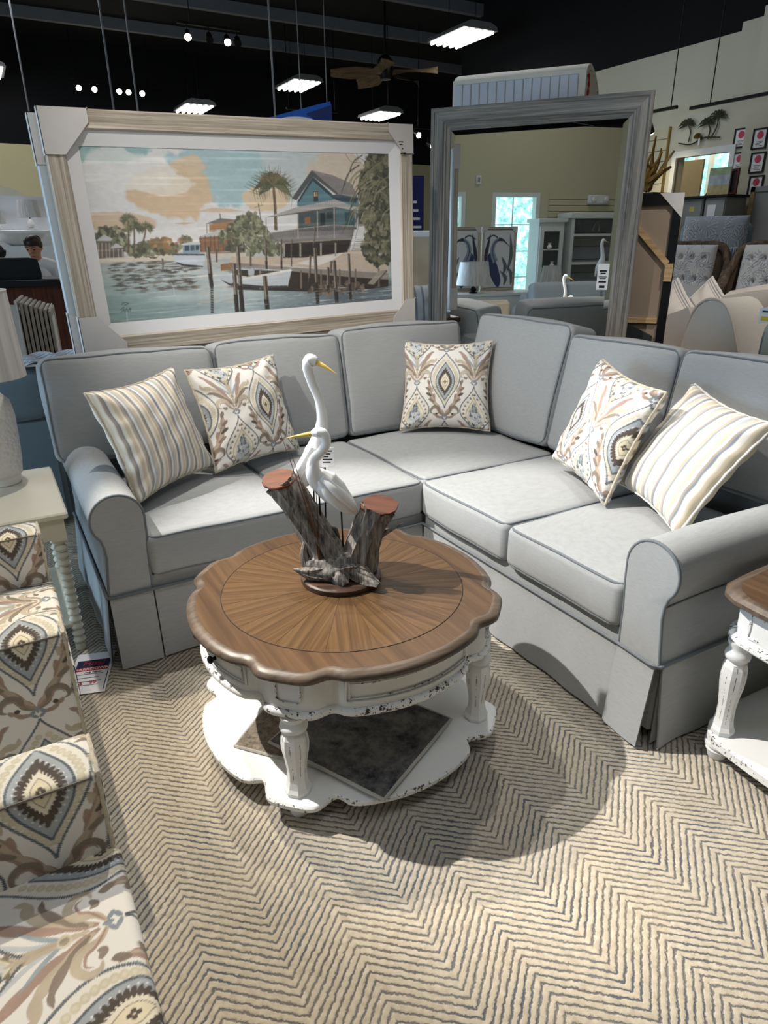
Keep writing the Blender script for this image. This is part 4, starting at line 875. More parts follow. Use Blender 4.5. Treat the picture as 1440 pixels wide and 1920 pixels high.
    # two-storey boat house
    house([(((1120, 745), (1340, 705), (1345, 800), (1120, 810)), (176, 134, 98), A), (((1085, 740), (1220, 690), (1375, 708), (1210, 735)), (128, 122, 118), A), (((1030, 860), (1350, 835), (1350, 985), (1040, 990)), (150, 112, 88), A), (((1015, 858), (1200, 795), (1360, 830), (1350, 840), (1100, 855)), (200, 203, 208), A), (((1120, 990), (1430, 985), (1430, 1010), (1120, 1010)), (150, 140, 130), A)])
    for x in (1045, 1085, 1130, 1165, 1200, 1240, 1285, 1330): P.line(A((x, 845), (x, 985)), .0038, (96, 86, 78))
    for k in range(14): x = 1130 + k * 15; P.line(A((x, 760), (x, 800)), .0018, (120, 96, 76))
    P.line(A((1100, 745), (1100, 825)), .004, (130, 120, 112)); P.line(A((1215, 650), (1222, 705)), .005, (100, 98, 98)); P.line(A((1110, 800), (1345, 785)), .003, (206, 200, 192))
    bush(1400, 800, 70, 110, 90, G); bush(90, 870, 220, 150, 260, G, True); bush(120, 720, 110, 70, 90, G, True); bush(330, 960, 90, 80, 80, G, True)
    # sand, dock
    P.poly(B((-40, 1030), (400, 1040), (900, 1000), (1160, 975), (1380, 1120), (1380, 1200), (500, 1130), (-60, 1100)), (206, 190, 176)); P.poly(B((540, 1100), (760, 1040), (960, 1015), (860, 1080), (720, 1130)), (228, 224, 222)); P.poly(A((1110, 1005), (1440, 1000), (1440, 1035), (1120, 1030)), (214, 204, 192))
    P.poly(B((-20, 1150), (500, 1170), (1380, 1230), (1380, 1330), (900, 1370), (-20, 1330)), (58, 52, 50)); P.poly(B((-60, 1085), (140, 1098), (500, 1138), (900, 1165), (1380, 1205), (1380, 1262), (900, 1222), (500, 1172), (140, 1135), (-60, 1115)), (150, 143, 136)); bush(900, 1330, 260, 60, 110, [(120, 108, 98), (150, 132, 118), (80, 74, 70), (98, 88, 80)], True, (8, 24))
    for x in (215, 580, 760, 930, 1075, 1290): P.line(B((x, 1160), (x, 1330)), .011, (128, 118, 108))
    # stilt house
    palm(340, 400, 175, (358, 800), 13, [(82, 86, 72), (116, 118, 96), (96, 98, 80), (130, 116, 92)], True, 18)
    house([(((420, 905), (1040, 890), (1000, 1005), (600, 1050), (420, 1050)), (48, 44, 44), B), (((550, 590), (550, 545), (688, 320), (900, 510), (1100, 505), (1110, 640), (890, 600)), (98, 134, 146), B), (((860, 490), (920, 480), (1100, 510), (1080, 560), (900, 540)), (60, 76, 86), B), (((560, 645), (890, 595), (1090, 640), (1085, 800), (560, 815)), (74, 88, 94), B), (((895, 600), (1090, 640), (1085, 790), (895, 790)), (84, 112, 122), B),
           (((680, 266), (870, 310), (1040, 385), (1098, 512), (905, 480), (690, 310)), (146, 142, 144), B), (((680, 266), (500, 520), (545, 535), (690, 322), (905, 486), (915, 470)), (88, 92, 96), B), (((690, 325), (560, 530), (560, 560), (690, 360), (870, 520), (905, 520)), (58, 74, 82), B), (((265, 688), (540, 598), (888, 528), (1170, 625), (1060, 625), (890, 602), (560, 650)), (176, 173, 174), B), (((265, 688), (560, 655), (890, 606), (1060, 628), (890, 596), (560, 642)), (96, 92, 90), B)])
    for k in range(26): u = k / 25; P.line(B((700 + 330 * u, 285 + 95 * u), (900 + 190 * u, 475 + 28 * u)), .0012, (118, 114, 116), .7)
    for k in range(15): x = 580 + k * 20; y0 = 330 + abs(x - 688) * (1.42 if x < 688 else .92) + 40; P.line(B((x, y0), (x, 585)), .0012, (76, 108, 120), .8)
    house([(((695, 455), (735, 452), (738, 545), (698, 548)), (56, 56, 56), B), (((700, 462), (712, 461), (714, 500), (702, 502)), (216, 190, 140), B), (((718, 460), (730, 459), (732, 498), (720, 500)), (190, 160, 120), B), (((615, 690), (665, 680), (668, 740), (618, 745)), (150, 106, 74), B), (((755, 650), (800, 645), (800, 770), (755, 775)), (40, 48, 56), B), (((815, 640), (870, 632), (870, 700), (815, 705)), (44, 54, 62), B), (((975, 640), (1065, 650), (1060, 770), (985, 765)), (52, 84, 100), B)])
    P.poly(B((300, 830), (560, 790), (880, 758), (1070, 770), (1040, 885), (880, 890), (420, 915), (300, 880)), (96, 92, 94), .75)
    for k in range(56): x = 305 + k * 13.6; yt = 828 - 70 * (x - 305) / 575 if x < 880 else 758 + (x - 880) * .06; P.line(B((x, yt), (x, yt + 92)), .0016, (160, 156, 154), .85)
    P.line(B((290, 828), (560, 790), (880, 758), (1070, 770)), .004, (178, 174, 170)); P.line(B((410, 918), (880, 890), (1040, 886)), .0085, (150, 142, 132)); 
    for x, a, b in ((556, 655, 880), (730, 630, 870), (882, 600, 880), (1075, 640, 780), (272, 690, 870)): P.line(B((x, a), (x, b)), .006, (172, 166, 160))
    for x in (430, 575, 760, 893): P.line(B((x, 920), (x, 1040)), .010, (166, 158, 148))
    house([(((1090, 650), (1170, 645), (1170, 770), (1095, 775)), (150, 146, 140), B), (((1105, 662), (1155, 658), (1155, 745), (1108, 750)), (48, 52, 56), B)])
    for k in range(3): P.line(B((1118 + k * 16, 660), (1118 + k * 16, 745)), .002, (170, 166, 160))
    for k in range(6): y = 890 + k * 20; P.line(B((1085 - k * 10, y), (1165 - k * 6, y - 2)), .0045, (170, 164, 156))
    P.line(B((1065, 780), (1015, 990)), .006, (120, 118, 120)); P.line(B((1100, 775), (1050, 985)), .003, (150, 146, 146))
    # trees on the right
    DG = [(72, 76, 66), (98, 100, 84), (124, 122, 102), (56, 60, 54), (146, 142, 120)]; bush(1310, 480, 190, 420, 900, DG, True, (8, 34)); bush(1290, 960, 150, 170, 360, DG, True, (8, 28)); bush(1360, 700, 60, 440, 300, DG, True, (8, 30))
    for k in range(46):
        x = r.uniform(1110, 1420); y = r.uniform(100, 660); l = r.uniform(90, 190); s = -1 if r.random() < .75 else 1; q = bez(B((x, y), (x + s * l * .5, y + l * .35), (x + s * l * .75, y + l)), 7); c = np.array(DG[r.integers(5)]) + r.uniform(-6, 14); P.line(q, np.linspace(.006, .001, len(q)), c)
        for j in range(2, len(q), 2): d = q[j] - q[j - 1]; P.line([q[j], q[j] + d * 1.6 + (-.010, .014), q[j] + d * 2.0 + (-.014, .030)], [.0026, .002, .0006], c)
    P.line(bez(B((985, 120), (1040, 190), (1130, 200)), 6), .0022, (96, 90, 84)); P.line(bez(B((1080, 110), (1110, 150), (1170, 190)), 6), .002, (96, 90, 84))
    # boats
    house([(((798, 1000), (1080, 1005), (1062, 1112), (900, 1095), (820, 1070)), (206, 216, 228), A), (((798, 1000), (1080, 1005), (1078, 1020), (800, 1014)), (84, 88, 94), A), (((820, 1070), (900, 1095), (1062, 1112), (1062, 1122), (880, 1108)), (58, 56, 58), A), (((885, 912), (950, 900), (1035, 908), (1035, 1000), (890, 1002)), (150, 172, 190), A), (((870, 920), (945, 898), (1045, 905), (1040, 922), (890, 926)), (212, 216, 222), A), (((905, 932), (945, 926), (945, 975), (905, 978)), (72, 90, 104), A), (((955, 926), (990, 926), (990, 972), (955, 975)), (84, 104, 118), A), (((1000, 926), (1030, 928), (1030, 970), (1000, 972)), (70, 84, 96), A),
           (((585, 1015), (620, 1030), (665, 1030), (690, 1008), (660, 1040), (610, 1040)), (70, 62, 58), A), (((1160, 1160), (1210, 1180), (1440, 1210), (1440, 1290), (1300, 1275), (1210, 1235)), (200, 206, 214), A), (((1210, 1235), (1300, 1275), (1440, 1290), (1440, 1305), (1290, 1290)), (66, 66, 72), A), (((-40, 1215), (60, 1232), (280, 1200), (495, 1158), (460, 1312), (240, 1312), (-40, 1285)), (206, 212, 220), B), (((-40, 1268), (240, 1300), (460, 1300), (455, 1318), (240, 1322), (-40, 1292)), (70, 70, 78), B), (((60, 1222), (280, 1188), (490, 1150), (498, 1170), (280, 1214), (60, 1240)), (232, 230, 228), B), (((105, 1150), (150, 1135), (165, 1160), (160, 1210), (110, 1205)), (180, 188, 194), B), (((1215, 1100), (1310, 1090), (1310, 1150), (1215, 1160)), (150, 116, 86), A)])
    for k in range(10): P.line(B((300 + k * 16, 1215 + k * 1), (270 + k * 20, 1300)), .0016, (170, 178, 188), .6)
    # posts with reflections
    def post(x, y0, y1, w_p, f, lean=0, refl=0):
        P.line(f((x, y0), (x + lean * .5, (y0 + y1) / 2), (x + lean, y1)), w_p, (110, 100, 92)); P.line(f((x + 6, y0), (x + 6 + lean * .5, (y0 + y1) / 2), (x + 6 + lean, y1)), w_p * .35, (68, 62, 60)); P.line(f((x - 7, y0 + 4), (x - 7 + lean, y1)), w_p * .22, (168, 158, 148))
        P.line(f((x + lean * .55, (y0 + y1) / 2 + 60), (x + lean, y1)), w_p * 1.05, (46, 42, 42), .85)
        if refl:
            for k in range(11): yy = y1 + (refl - y1) * k / 11; P.poly(f((x + lean - 14, yy), (x + lean + 12, yy), (x + lean + 16, yy + 16), (x + lean - 10, yy + 18)), (48, 46, 48), .8)
    post(1105, 940, 1300, .020, A, 30, 1540); post(1330, 1095, 1530, .022, A, 25); post(1365, 935, 1530, .016, A, 45); post(712, 1040, 1110, .005, A, 4); post(1180, 960, 1080, .007, A)
    for x, a, b, w_p, ln in ((20, 940, 1525, .019, 30), (255, 1210, 1510, .025, 22), (665, 1030, 1320, .011, -14), (705, 960, 1475, .019, 25), (850, 1085, 1180, .012, 0), (880, 1080, 1465, .023, 25), (1012, 1020, 1450, .016, 20), (825, 1140, 1350, .017, 0), (405, 880, 1150, .010, 0), (265, 880, 1150, .012, 8), (130, 990, 1120, .011, 0), (70, 900, 960, .008, 0), (497, 880, 1130, .004, -4), (710, 750, 960, .006, -14)): post(x, a, b, w_p, B, ln)
    P.poly(B((1185, 1298), (1290, 1180), (1365, 1172), (1240, 1306)), (166, 158, 150)); P.poly(B((1240, 1306), (1365, 1172), (1368, 1184), (1246, 1318)), (84, 78, 74)); P.line(bez(B((205, 560), (225, 700), (265, 880)), 6), .0045, (110, 104, 92)); P.line(B((170, 600), (245, 575)), .0022, (96, 92, 88))
    streaks(.75, 1.6, .70, .79, 70, [(206, 212, 216), (120, 130, 140), (176, 186, 192)], (.02, .1), (.0008, .003), .7); P.line(bez(A((785, 1255), (805, 1310), (812, 1380)), 6), .0022, (228, 232, 236)); 
    for pts in (((358, 1445), (375, 1425), (415, 1432), (380, 1450)), ((345, 1490), (375, 1465), (365, 1500), (350, 1508)), ((372, 1480), (385, 1510), (398, 1478), (410, 1508), (420, 1480)), ((415, 1484), (440, 1482)), ((430, 1470), (428, 1510))): P.line(bez(A(*pts), 6), .0026, (70, 82, 82))
    P.line(A((400, 1510), (405, 1590)), .003, (220, 228, 230))
    t = P.half(); hh, ww = t.shape[:2]; br = smooth_noise(hh, ww, 60, 31, 2, .08)[..., None]; t = t + np.clip(br - .62, 0, 1) * 90 + (smooth_noise(hh, ww, 70, 33, 2)[..., None] - .5) * 12       # dry-brush canvas streaks
    return lin(np.clip(t, 0, 255) * .97)
def wall_frame(root, w, h, fw, d, matx, matz, lip=0.0, z0=0.0, y0=0.0, prof=None):
    """four mitred rails, width fw, depth d; outer size w x h standing on z0, front at y0 (towards -y)"""
    pr = prof or [(0, d), (0, .004), (.006, 0), (fw * .5, 0.004), (fw - .008, 0.0), (fw, .010), (fw, d)]
    def rail(L, M, mat, nm):
        m = MB(); n = len(pr); V = []
        for s in (-1, 1):
            for (a, b) in pr: V.append((s * (L / 2 - a), b, a))
        m.add(V, [(i, i + 1, n + i + 1, n + i) for i in range(n - 1)] + [tuple(range(n)), tuple(range(n, 2 * n))]); m.xf(M); m.build(nm, mat, root, True, 30)
    Ry = lambda a: Matrix.Rotation(a, 4, 'Y')
    rail(w, Tr(0, y0, z0), matx, 'frame_rail'); rail(w, Tr(0, y0, z0 + h) @ Ry(math.pi), matx, 'frame_rail'); rail(h, Tr(-w / 2, y0, z0 + h / 2) @ Ry(math.pi / 2), matz, 'frame_rail'); rail(h, Tr(w / 2, y0, z0 + h / 2) @ Ry(-math.pi / 2), matz, 'frame_rail')
PW, PH = 1.862, 1.042
fp = thing('framed_painting', 'large framed coastal painting of a stilt house and boats behind the sofa', 'painting', (-0.262, 1.14, 1.0425)); fp.rotation_euler = (0, math.radians(-1.43), 0)
wall_frame(fp, PW, PH, .082, .05, 'frame_wood', 'frame_wood_up'); 
def liner(root, w, h, fw, z0, y0, y1):
    m = MB(); o = [(-w / 2, z0), (w / 2, z0), (w / 2, z0 + h), (-w / 2, z0 + h)]; i = [(-w / 2 + fw, z0 + fw), (w / 2 - fw, z0 + fw), (w / 2 - fw, z0 + h - fw), (-w / 2 + fw, z0 + h - fw)]; m.add([(x, y0, z) for x, z in o] + [(x, y1, z) for x, z in i], [(k, (k + 1) % 4, 4 + (k + 1) % 4, 4 + k) for k in range(4)]); m.build('liner', 'liner_white', root, False)
liner(fp, PW - .16, PH - .16, .062, .08, .012, .024)
art = harbour(); pw, ph = PW - .276, PH - .276; gx, gz = 560, 282; U, V = np.meshgrid(np.linspace(0, 1, gx), np.linspace(0, 1, gz))
colored('print', np.stack([(U - .5) * pw, np.full_like(U, .026), .138 + ph * (1 - V)], -1), sample(art, U * art.shape[1], V * art.shape[0], False), 'print_paper', fp, False)
MB().box(-PW / 2 + .01, PW / 2 - .01, .035, .05, .01, PH - .01).build('backing', 'kraft_paper', fp, False)
def protector(root, cx, cz, sx, sz, L, y0=-.006, d=.062, mat='cardboard_white'):
    poly = [(0, 0), (L, 0), (L, L * .28), (L * .42, L * .92), (0, L * .92)]
    m = MB().prism(poly, lambda x, z: (cx + sx * (x - .004), y0, cz + sz * (z - .004)), lambda x, z: (cx + sx * (x - .004), y0 + .003, cz + sz * (z - .004)))
    m.box(*(sorted((cx - sx * .004, cx - sx * .001))), y0, y0 + d, *(sorted((cz - sz * .004, cz + sz * L * .92)))).box(*(sorted((cx - sx * .004, cx + sx * L))), y0, y0 + d, *(sorted((cz - sz * .004, cz - sz * .001)))); return m.build('corner_protector', mat, root, False)
protector(fp, -PW / 2, PH, 1, -1, .20); c2 = protector(fp, PW / 2, PH, -1, -1, .155); protector(fp, -PW / 2, 0, 1, 1, .20); protector(fp, PW / 2, 0, -1, 1, .155)
for k, (x, z, w_, h_) in enumerate(((.853, .955, .028, .004), (.853, .942, .020, .004), (.863, .922, .006, .006), (.856, .897, .012, .007), (.874, .897, .018, .009))): MB().box(x - w_ / 2, x + w_ / 2, -.0075, -.0058, z, z + h_).build('printed_label', 'ink_black', c2, False)
bp = thing('wrapped_picture', 'second framed picture behind the painting, its pale blue side edge showing', 'picture', (-0.292, 1.21, 1.038)); bp.rotation_euler = (0, math.radians(-1.43), 0)
plain('pale_blue_edge', (196, 206, 216), .5, var=.02); MB().box(-.935, .93, 0, .055, 0, 1.03, .004).build('canvas_box', 'pale_blue_edge', bp, True, 30)
for cz, sz in ((1.03, -1), (0, 1)): protector(bp, -.935, cz, 1, sz, .22, -.004, .066)
co = thing('console_table', 'narrow console behind the sofa carrying the two framed pictures', 'table', (-0.32, 1.22, 0)); MB().box(-.98, .98, -.12, .13, .975, 1.008, .004).build('top', 'disc_wood', co, True, 30)
for sx in (-.93, .93):
    for sy in (-.09, .10): MB().box(sx - .02, sx + .02, sy - .02, sy + .02, 0, .976).build('leg', 'disc_wood', co, False)

# ------------------------------------------------------------------ floor mirror standing diagonally behind the corner
def mirror_mat():
    t = NT('mirror_glass'); t.color((.90, .93, .93, 1)); t.set(.005, 1.0, .5)
mirror_mat(); TH = math.radians(-51.9)
mr = thing('floor_mirror', 'tall mirror with wide grey weathered-wood frame behind the sofa corner', 'mirror', (1.17 + .2815 * math.cos(TH), 1.17 + .2815 * math.sin(TH), 0), TH); MW, MH, FWm = 1.247, 2.25, .118
wall_frame(mr, MW, MH, FWm, .055, 'grey_wood', 'grey_wood_up', prof=[(0, .055), (0, .006), (.008, 0), (.020, 0), (.024, .006), (.050, .003), (.078, .006), (.082, .012), (.092, .010), (.098, .018), (FWm, .022), (FWm, .05)])
gw, gh = MW - 2 * FWm, MH - 2 * FWm; b_ = .028
MB().add([(-gw / 2 + b_, .026, FWm + b_), (gw / 2 - b_, .026, FWm + b_), (gw / 2 - b_, .026, FWm + gh - b_), (-gw / 2 + b_, .026, FWm + gh - b_)], [(0, 1, 2, 3)]).build('glass', 'mirror_glass', mr, False)
o_ = [(-gw / 2, FWm), (gw / 2, FWm), (gw / 2, FWm + gh), (-gw / 2, FWm + gh)]; i_ = [(-gw / 2 + b_, FWm + b_), (gw / 2 - b_, FWm + b_), (gw / 2 - b_, FWm + gh - b_), (-gw / 2 + b_, FWm + gh - b_)]
MB().add([(x, .0285, z) for x, z in o_] + [(x, .026, z) for x, z in i_], [(k, (k + 1) % 4, 4 + (k + 1) % 4, 4 + k) for k in range(4)]).build('bevel', 'mirror_glass', mr, False)
MB().box(-MW / 2 + .01, MW / 2 - .01, .045, .058, .01, MH - .01).build('backing', 'kraft_paper', mr, False)
mt = MB().box(-.032, .032, -.0008, .0008, -.145, 0).build('price_tag', 'paper', mr, False, loc=(.455, .018, 1.385)); text_mesh('lettering', '$', .012, 'ink_black', mt, (0, -.0012, -.098), (math.pi / 2, 0, 0))
for k, (z, w_, h_) in enumerate(((-.04, .04, .010), (-.053, .03, .008), (-.072, .046, .004), (-.082, .036, .004), (-.1, .044, .010), (-.128, .032, .014))): MB().box(-w_ / 2, w_ / 2, -.0016, -.0006, z - h_ / 2, z + h_ / 2).build('print_line', 'ink_black', mt, False)

# ------------------------------------------------------------------ white arched cabinet behind the mirror
ac = thing('arched_cabinet', 'white cabinet with rounded top and nail trim rising behind the mirror', 'cabinet', (1.80, 1.62, 0), TH); plain('corrugated_white', (206, 208, 218), .7, var=.03); plain('pale_side', (222, 214, 200), .6, var=.02)
arc_ = [tuple(q) for q in bez([(-.26, 2.0), (-.26, 2.44), (-.255, 2.465), (-.2, 2.505), (-.1, 2.535), (0, 2.54), (.2, 2.53), (.38, 2.49), (.54, 2.41), (.64, 2.28), (.68, 2.15), (.68, 2.0)], 4)]
MB().prism([(y, z) for y, z in arc_], lambda y, z: (-.40, y, z), lambda y, z: (.44, y, z)).build('top_hood', 'pale_side', ac, True, 30)
MB().box(-.40, .44, -.26, .68, 0, 2.0).build('body', 'pale_side', ac, False)
for k in range(14): x = -.385 + k * .056; MB().box(x, x + .052, -.268, -.258, 1.9, 2.455, .004).build('front_slat', 'corrugated_white', ac, True, 20)
for k in range(9): MB().lathe([(.005, 0), (.005, .002), (.001, .004)], 8).xf(Tr(.44, *(np.array(arc_[10 + k * 3]) * (.93, .985))) @ Matrix.Rotation(math.pi / 2, 4, 'Y')).build('nail_head', 'brass', ac)
MB().tube(bez([(.448, -.21, 2.46), (.452, -.20, 2.42), (.450, -.19, 2.38), (.452, -.21, 2.33)], 6), [.006 + .002 * math.sin(i) for i in range(19)], 8).build('red_ribbon', 'ink_red', ac)

# ------------------------------------------------------------------ back of a black-framed canvas leaning beside the mirror
cb = thing('canvas_back', 'back of a black-framed canvas with wooden braces leaning right of the mirror', 'picture', (1.343 + .66 * math.cos(TH), 1.306 + .66 * math.sin(TH), 0), TH); CW, CH = .92, 1.76
for x in (-CW / 2, CW / 2 - .05): MB().box(x, x + .05, 0, .05, 0, CH).build('frame_rail', 'dark_plastic', cb, False)
for z in (0, CH - .06): MB().box(-CW / 2 + .05, CW / 2 - .05, 0, .05, z, z + .06).build('frame_rail', 'dark_plastic', cb, False)
MB().box(-CW / 2 + .05, CW / 2 - .05, .012, .02, .06, CH - .06).build('backing_paper', 'kraft_paper', cb, False)
for a, b in (((.12, 1.69), (.42, 1.38)), ((.12, .30), (.42, .62))): d = np.array(b) - np.array(a); L = np.hypot(*d); MB().box(0, L, -.006, .012, -.016, .016).xf(Tr(a[0], 0.004, a[1]) @ Matrix.Rotation(-math.atan2(d[1], d[0]), 4, 'Y')).build('corner_brace', 'oak_bar', cb, False)
MB().box(.0, .405, -.004, .012, 1.035, 1.065).build('cross_brace', 'oak_bar', cb, False); MB().box(.41, .455, -.012, .004, 1.28, 1.38).build('hanger_block', 'oak_bar', cb, False); None
MB().prism([(CW / 2 - .13, CH + .003), (CW / 2 + .003, CH + .003), (CW / 2 + .003, CH - .13)], lambda x, z: (x, -.004, z), lambda x, z: (x, -.001, z)).build('corner_protector', 'cardboard_white', cb, False); MB().cyl((.17, .0, 1.30), (.17, -.035, 1.305), .006, .014, 10).build('hook', 'black_metal', cb)
gb = tag(MB().prism([(-.09, 0), (.12, 0), (.12, .96), (-.09, 1.06)], lambda x, z: (x, -.02, z), lambda x, z: (x, -.008, z)).build('green_board', 'dark_green_board', None, False, loc=(1.343 + .93 * math.cos(TH), 1.306 + .93 * math.sin(TH), 0), rz=TH), 'dark green-grey board leaning in front of the canvas back', 'board')
# ------------------------------------------------------------------ outer walls and windows
def foliage_pane(name, strength):
    t = NT(name); v = t.coord(); f = t.noise(v, 9, 6, .7); c = t.ramp(f, [(.36, L4((120, 190, 186))), (.5, L4((170, 226, 224))), (.6, L4((236, 252, 255)))]); e = t.n('ShaderNodeEmission'); t.l(c, e.inputs[0]); e.inputs[1].default_value = strength; t.l(e.outputs[0], t.out.inputs[0])
foliage_pane('daylight_pane', 1.6); plain('window_white', (220, 224, 224), .5)
WIN = [(-3.07, -2.24), (-1.69, -.86), (-.31, .52), (1.07, 1.90), (2.45, 3.28)]; WZ0, WZ1 = .45, 2.25
def wall_x(name, x0, x1, y0, y1, z1, holes, mat):
    m = MB(); c = y0
    for a, b, za, zb in sorted(holes): m.box(x0, x1, c, a, 0, z1).box(x0, x1, a, b, zb, z1); (m.box(x0, x1, a, b, 0, za) if za > 0 else None); c = b
    m.box(x0, x1, c, y1, 0, z1); return struct(name, m, mat)
wl_ = wall_x('wall_left', XL - .2, XL, YB, YF, 3.3, [(a, b, WZ0, WZ1) for a, b in WIN], 'wall_beige'); MB().box(XL - .2, XL - .01, YB, YF, 3.3, ZC).build('upper_wall', 'ceiling_black', wl_, False)
for i, (a, b) in enumerate(WIN):
    wn = tag(place('window_%d' % (i + 1), None), kind='structure'); wn.location = (XL, (a + b) / 2, WZ0); hw = (b - a) / 2; H_ = WZ1 - WZ0
    m = MB().box(-.14, .015, -hw - .03, -hw + .04, -.03, H_ + .03).box(-.14, .015, hw - .04, hw + .03, -.03, H_ + .03).box(-.139, .014, -hw + .04, hw - .04, H_ - .04, H_ + .029).box(-.138, .03, -hw + .04, hw - .04, -.029, .03); m.build('window_frame', 'window_white', wn, False)
    for k in range(2): 
        for q in range(4): MB().box(-.13, -.12, -hw + .04 + k * (hw - .04), -hw + .04 + (k + 1) * (hw - .04), .03 + q * (H_ - .07) / 4, .03 + (q + 1) * (H_ - .07) / 4).build('pane', 'daylight_pane', wn, False)
    MB().box(-.12, -.108, -.008, .008, .03, H_ - .04).build('mullion', 'window_white', wn, False)
    for q in (1, 2, 3): z = .03 + q * (H_ - .07) / 4; MB().box(-.12, -.108, -hw + .04, hw - .04, z - .008, z + .008).build('glazing_bar', 'window_white', wn, False)
# right wall with office opening, bump-out, far corner
wr_ = wall_x('wall_right', XR, XR + .15, YB, 8.5, 3.62, [(3.13, 3.88, 0.9, 2.45)], 'wall_grey'); MB().box(XR + .02, XR + .15, YB, 8.5, 3.62, ZC).build('upper_wall', 'ceiling_black', wr_, False)
MB().box(5.95, XR + .1, YB, 2.84, 0, 3.72).build('bump_out', 'wall_grey', wr_, False); MB().box(6.195, 6.26, 2.84, 3.25, 3.0, 3.70).build('pier', 'wall_grey', wr_, False)
struct('wall_return', MB().box(XR, XR + 3, 8.4, 8.5, 0, 3.62), 'wall_grey'); struct('wall_outer', MB().box(XR + 3, XR + 3.1, YB, YF + .2, 0, ZC), 'wall_grey'); struct('wall_office', MB().box(7.9, 8.0, 2.0, 6.2, 0, 3.6), 'wall_grey')
tr = MB()
for a, b, c, d in ((3.08, 3.14, .93, 2.44), (3.87, 3.93, .93, 2.44), (3.08, 3.93, 2.44, 2.51), (3.08, 3.93, .86, .93)): tr.box(XR - .03, XR - .001, a, b, c, d)
struct('trim_1', tr, 'window_white')
wo = tag(place('window_6', None), kind='structure'); wo.location = (7.88, 4.8, 2.2)
MB().box(-.01, .0, .10, .34, .10, .46).build('pane', 'daylight_pane', wo, False); MB().box(-.01, 0, -.12, .04, -.35, .46).build('pane', 'daylight_pane', wo, False); MB().box(-.03, .0, .04, .10, -.4, .50).build('window_frame', 'window_white', wo, False); MB().box(-.01, 0, -.46, -.22, -.5, .46).build('pane', 'daylight_pane', wo, False)
area('office_fill_light', (7.2, 4.4, 3.4), (7.2, 4.4, 0), 30, (1, .97, .9), .8, .8)  # unseen fill added to brighten the inside of the office
bd = tag(MB().box(6.9, 6.93, 4.02, 4.40, 1.4, 2.48, .004).build('tan_partition', 'tan_paint', None, False), 'tan partition board seen through the office window', 'board')
MB().box(6.89, 6.94, 4.02, 4.40, 0, 1.4).build('stand', 'tan_paint', bd, False)
wc = thing('wooden_chair', 'dark wooden arched-back chair seen through the office window', 'chair', (7.0, 3.86, .0)); 
for y in (-.17, 0, .17): MB().tube(bez([(0, y, .45), (.02, y * 1.05, 1.4), (.03, y * .9, 2.12 - abs(y) * .5)], 6), .02 if y else .035, 8).build('back_slat', 'mahogany', wc)
MB().tube(bez([(.02, -.2, 1.98), (.03, 0, 2.16), (.02, .2, 1.98)], 8), .022, 8).build('crest_rail', 'mahogany', wc); MB().box(-.45, .02, -.24, .24, .42, .47, .01).build('seat', 'mahogany', wc)
for x in (-.4, 0):
    for y in (-.2, .2): MB().cyl((x, y, 0), (x, y, .43), .02).build('leg', 'mahogany', wc)
# slat wall strip with gilded driftwood beyond the mirror
sl = thing('slat_wall', 'cream slat-wall panel on the right wall beside the mirror', 'panel', (XR - .02, 4.45, 1.3))
for k in range(12): MB().box(-.01, .015, -.42, .42, k * .125, k * .125 + .115).build('slat', 'wall_beige', sl, False)
MB().box(-.015, .015, .42, .44, 0, 1.5).build('edge_strip', 'brass', sl, False); MB().box(-.015, .015, -.44, -.42, 0, 1.5).build('edge_strip', 'brass', sl, False)
for k in range(1): pass

# ------------------------------------------------------------------ certificates, wall art, cabinets on the right
for i, (x, y, z, lb) in enumerate(((XR, 3.045, 2.565, 'upper left'), (XR, 3.02, 2.322, 'lower left'), (5.95, 2.645, 2.50, 'top right'), (5.95, 2.625, 2.27, 'middle right'), (5.95, 2.60, 2.045, 'bottom right'))):
    c = thing('framed_certificate', 'black-framed certificate with pink seal, %s of the wall group' % lb, 'certificate', (x - .002, y, z), -math.pi / 2, 'framed certificates on the right wall'); s = .9
    m = MB()
    for a, b, q, d in ((-.085, .085, .085, .10), (-.085, .085, -.10, -.085), (-.085, -.068, -.085, .085), (.068, .085, -.085, .085)): m.box(a, b, -.015, 0, q, d)
    m.build('frame', 'ink_black', c, False); MB().box(-.07, .07, -.006, 0, -.09, .09).build('sheet', 'paper', c, False); MB().lathe([(.038, 0), (.038, .002), (.03, .003)], 20).xf(Tr(0, -.006, .035) @ Rx(math.pi / 2)).build('seal', 'seal_pink' if 'seal_pink' in MATS else plain('seal_pink', (196, 70, 96), .6).name, c)
    for k in range(4): MB().box(-.04 + .01 * (k % 2), .04 - .012 * (k % 3), -.008, -.006, -.03 - k * .013, -.026 - k * .013).build('print_line', 'ink_black', c, False)
wa = thing('palm_wall_art', 'dark metal palm-tree wall sculpture above the office window', 'wall art', (XR - .03, 3.56, 2.62), -math.pi / 2); plain('patina_metal', (66, 70, 52), .5, .5)
MB().tube(bez([(-.30, 0, -.02), (-.12, 0, -.05), (.05, 0, .0), (.26, 0, -.02)], 8), .008, 6).build('ground_bar', 'patina_metal', wa)
for bx, tx, hz, fl in ((-.16, -.20, .17, .13), (.10, .07, .15, .12), (.14, .20, .20, .14)):
    MB().tube(bez([(bx, 0, -.02), ((bx + tx) / 2 + .03, 0, hz * .5), (tx, 0, hz)], 6), .008, 6).build('trunk', 'patina_metal', wa)
    for k in range(9): a = math.radians(-20 + 220 * k / 8); MB().tube(bez([(tx, 0, hz), (tx + fl * .6 * math.cos(a), -.01, hz + fl * .45 * math.sin(a)), (tx + fl * math.cos(a), -.02, hz + fl * .35 * math.sin(a) - .03)], 5), [.004, .007, .010, .012, .012, .010, .008, .006, .004, .002, .001][:11], 6).build('frond', 'patina_metal', wa)
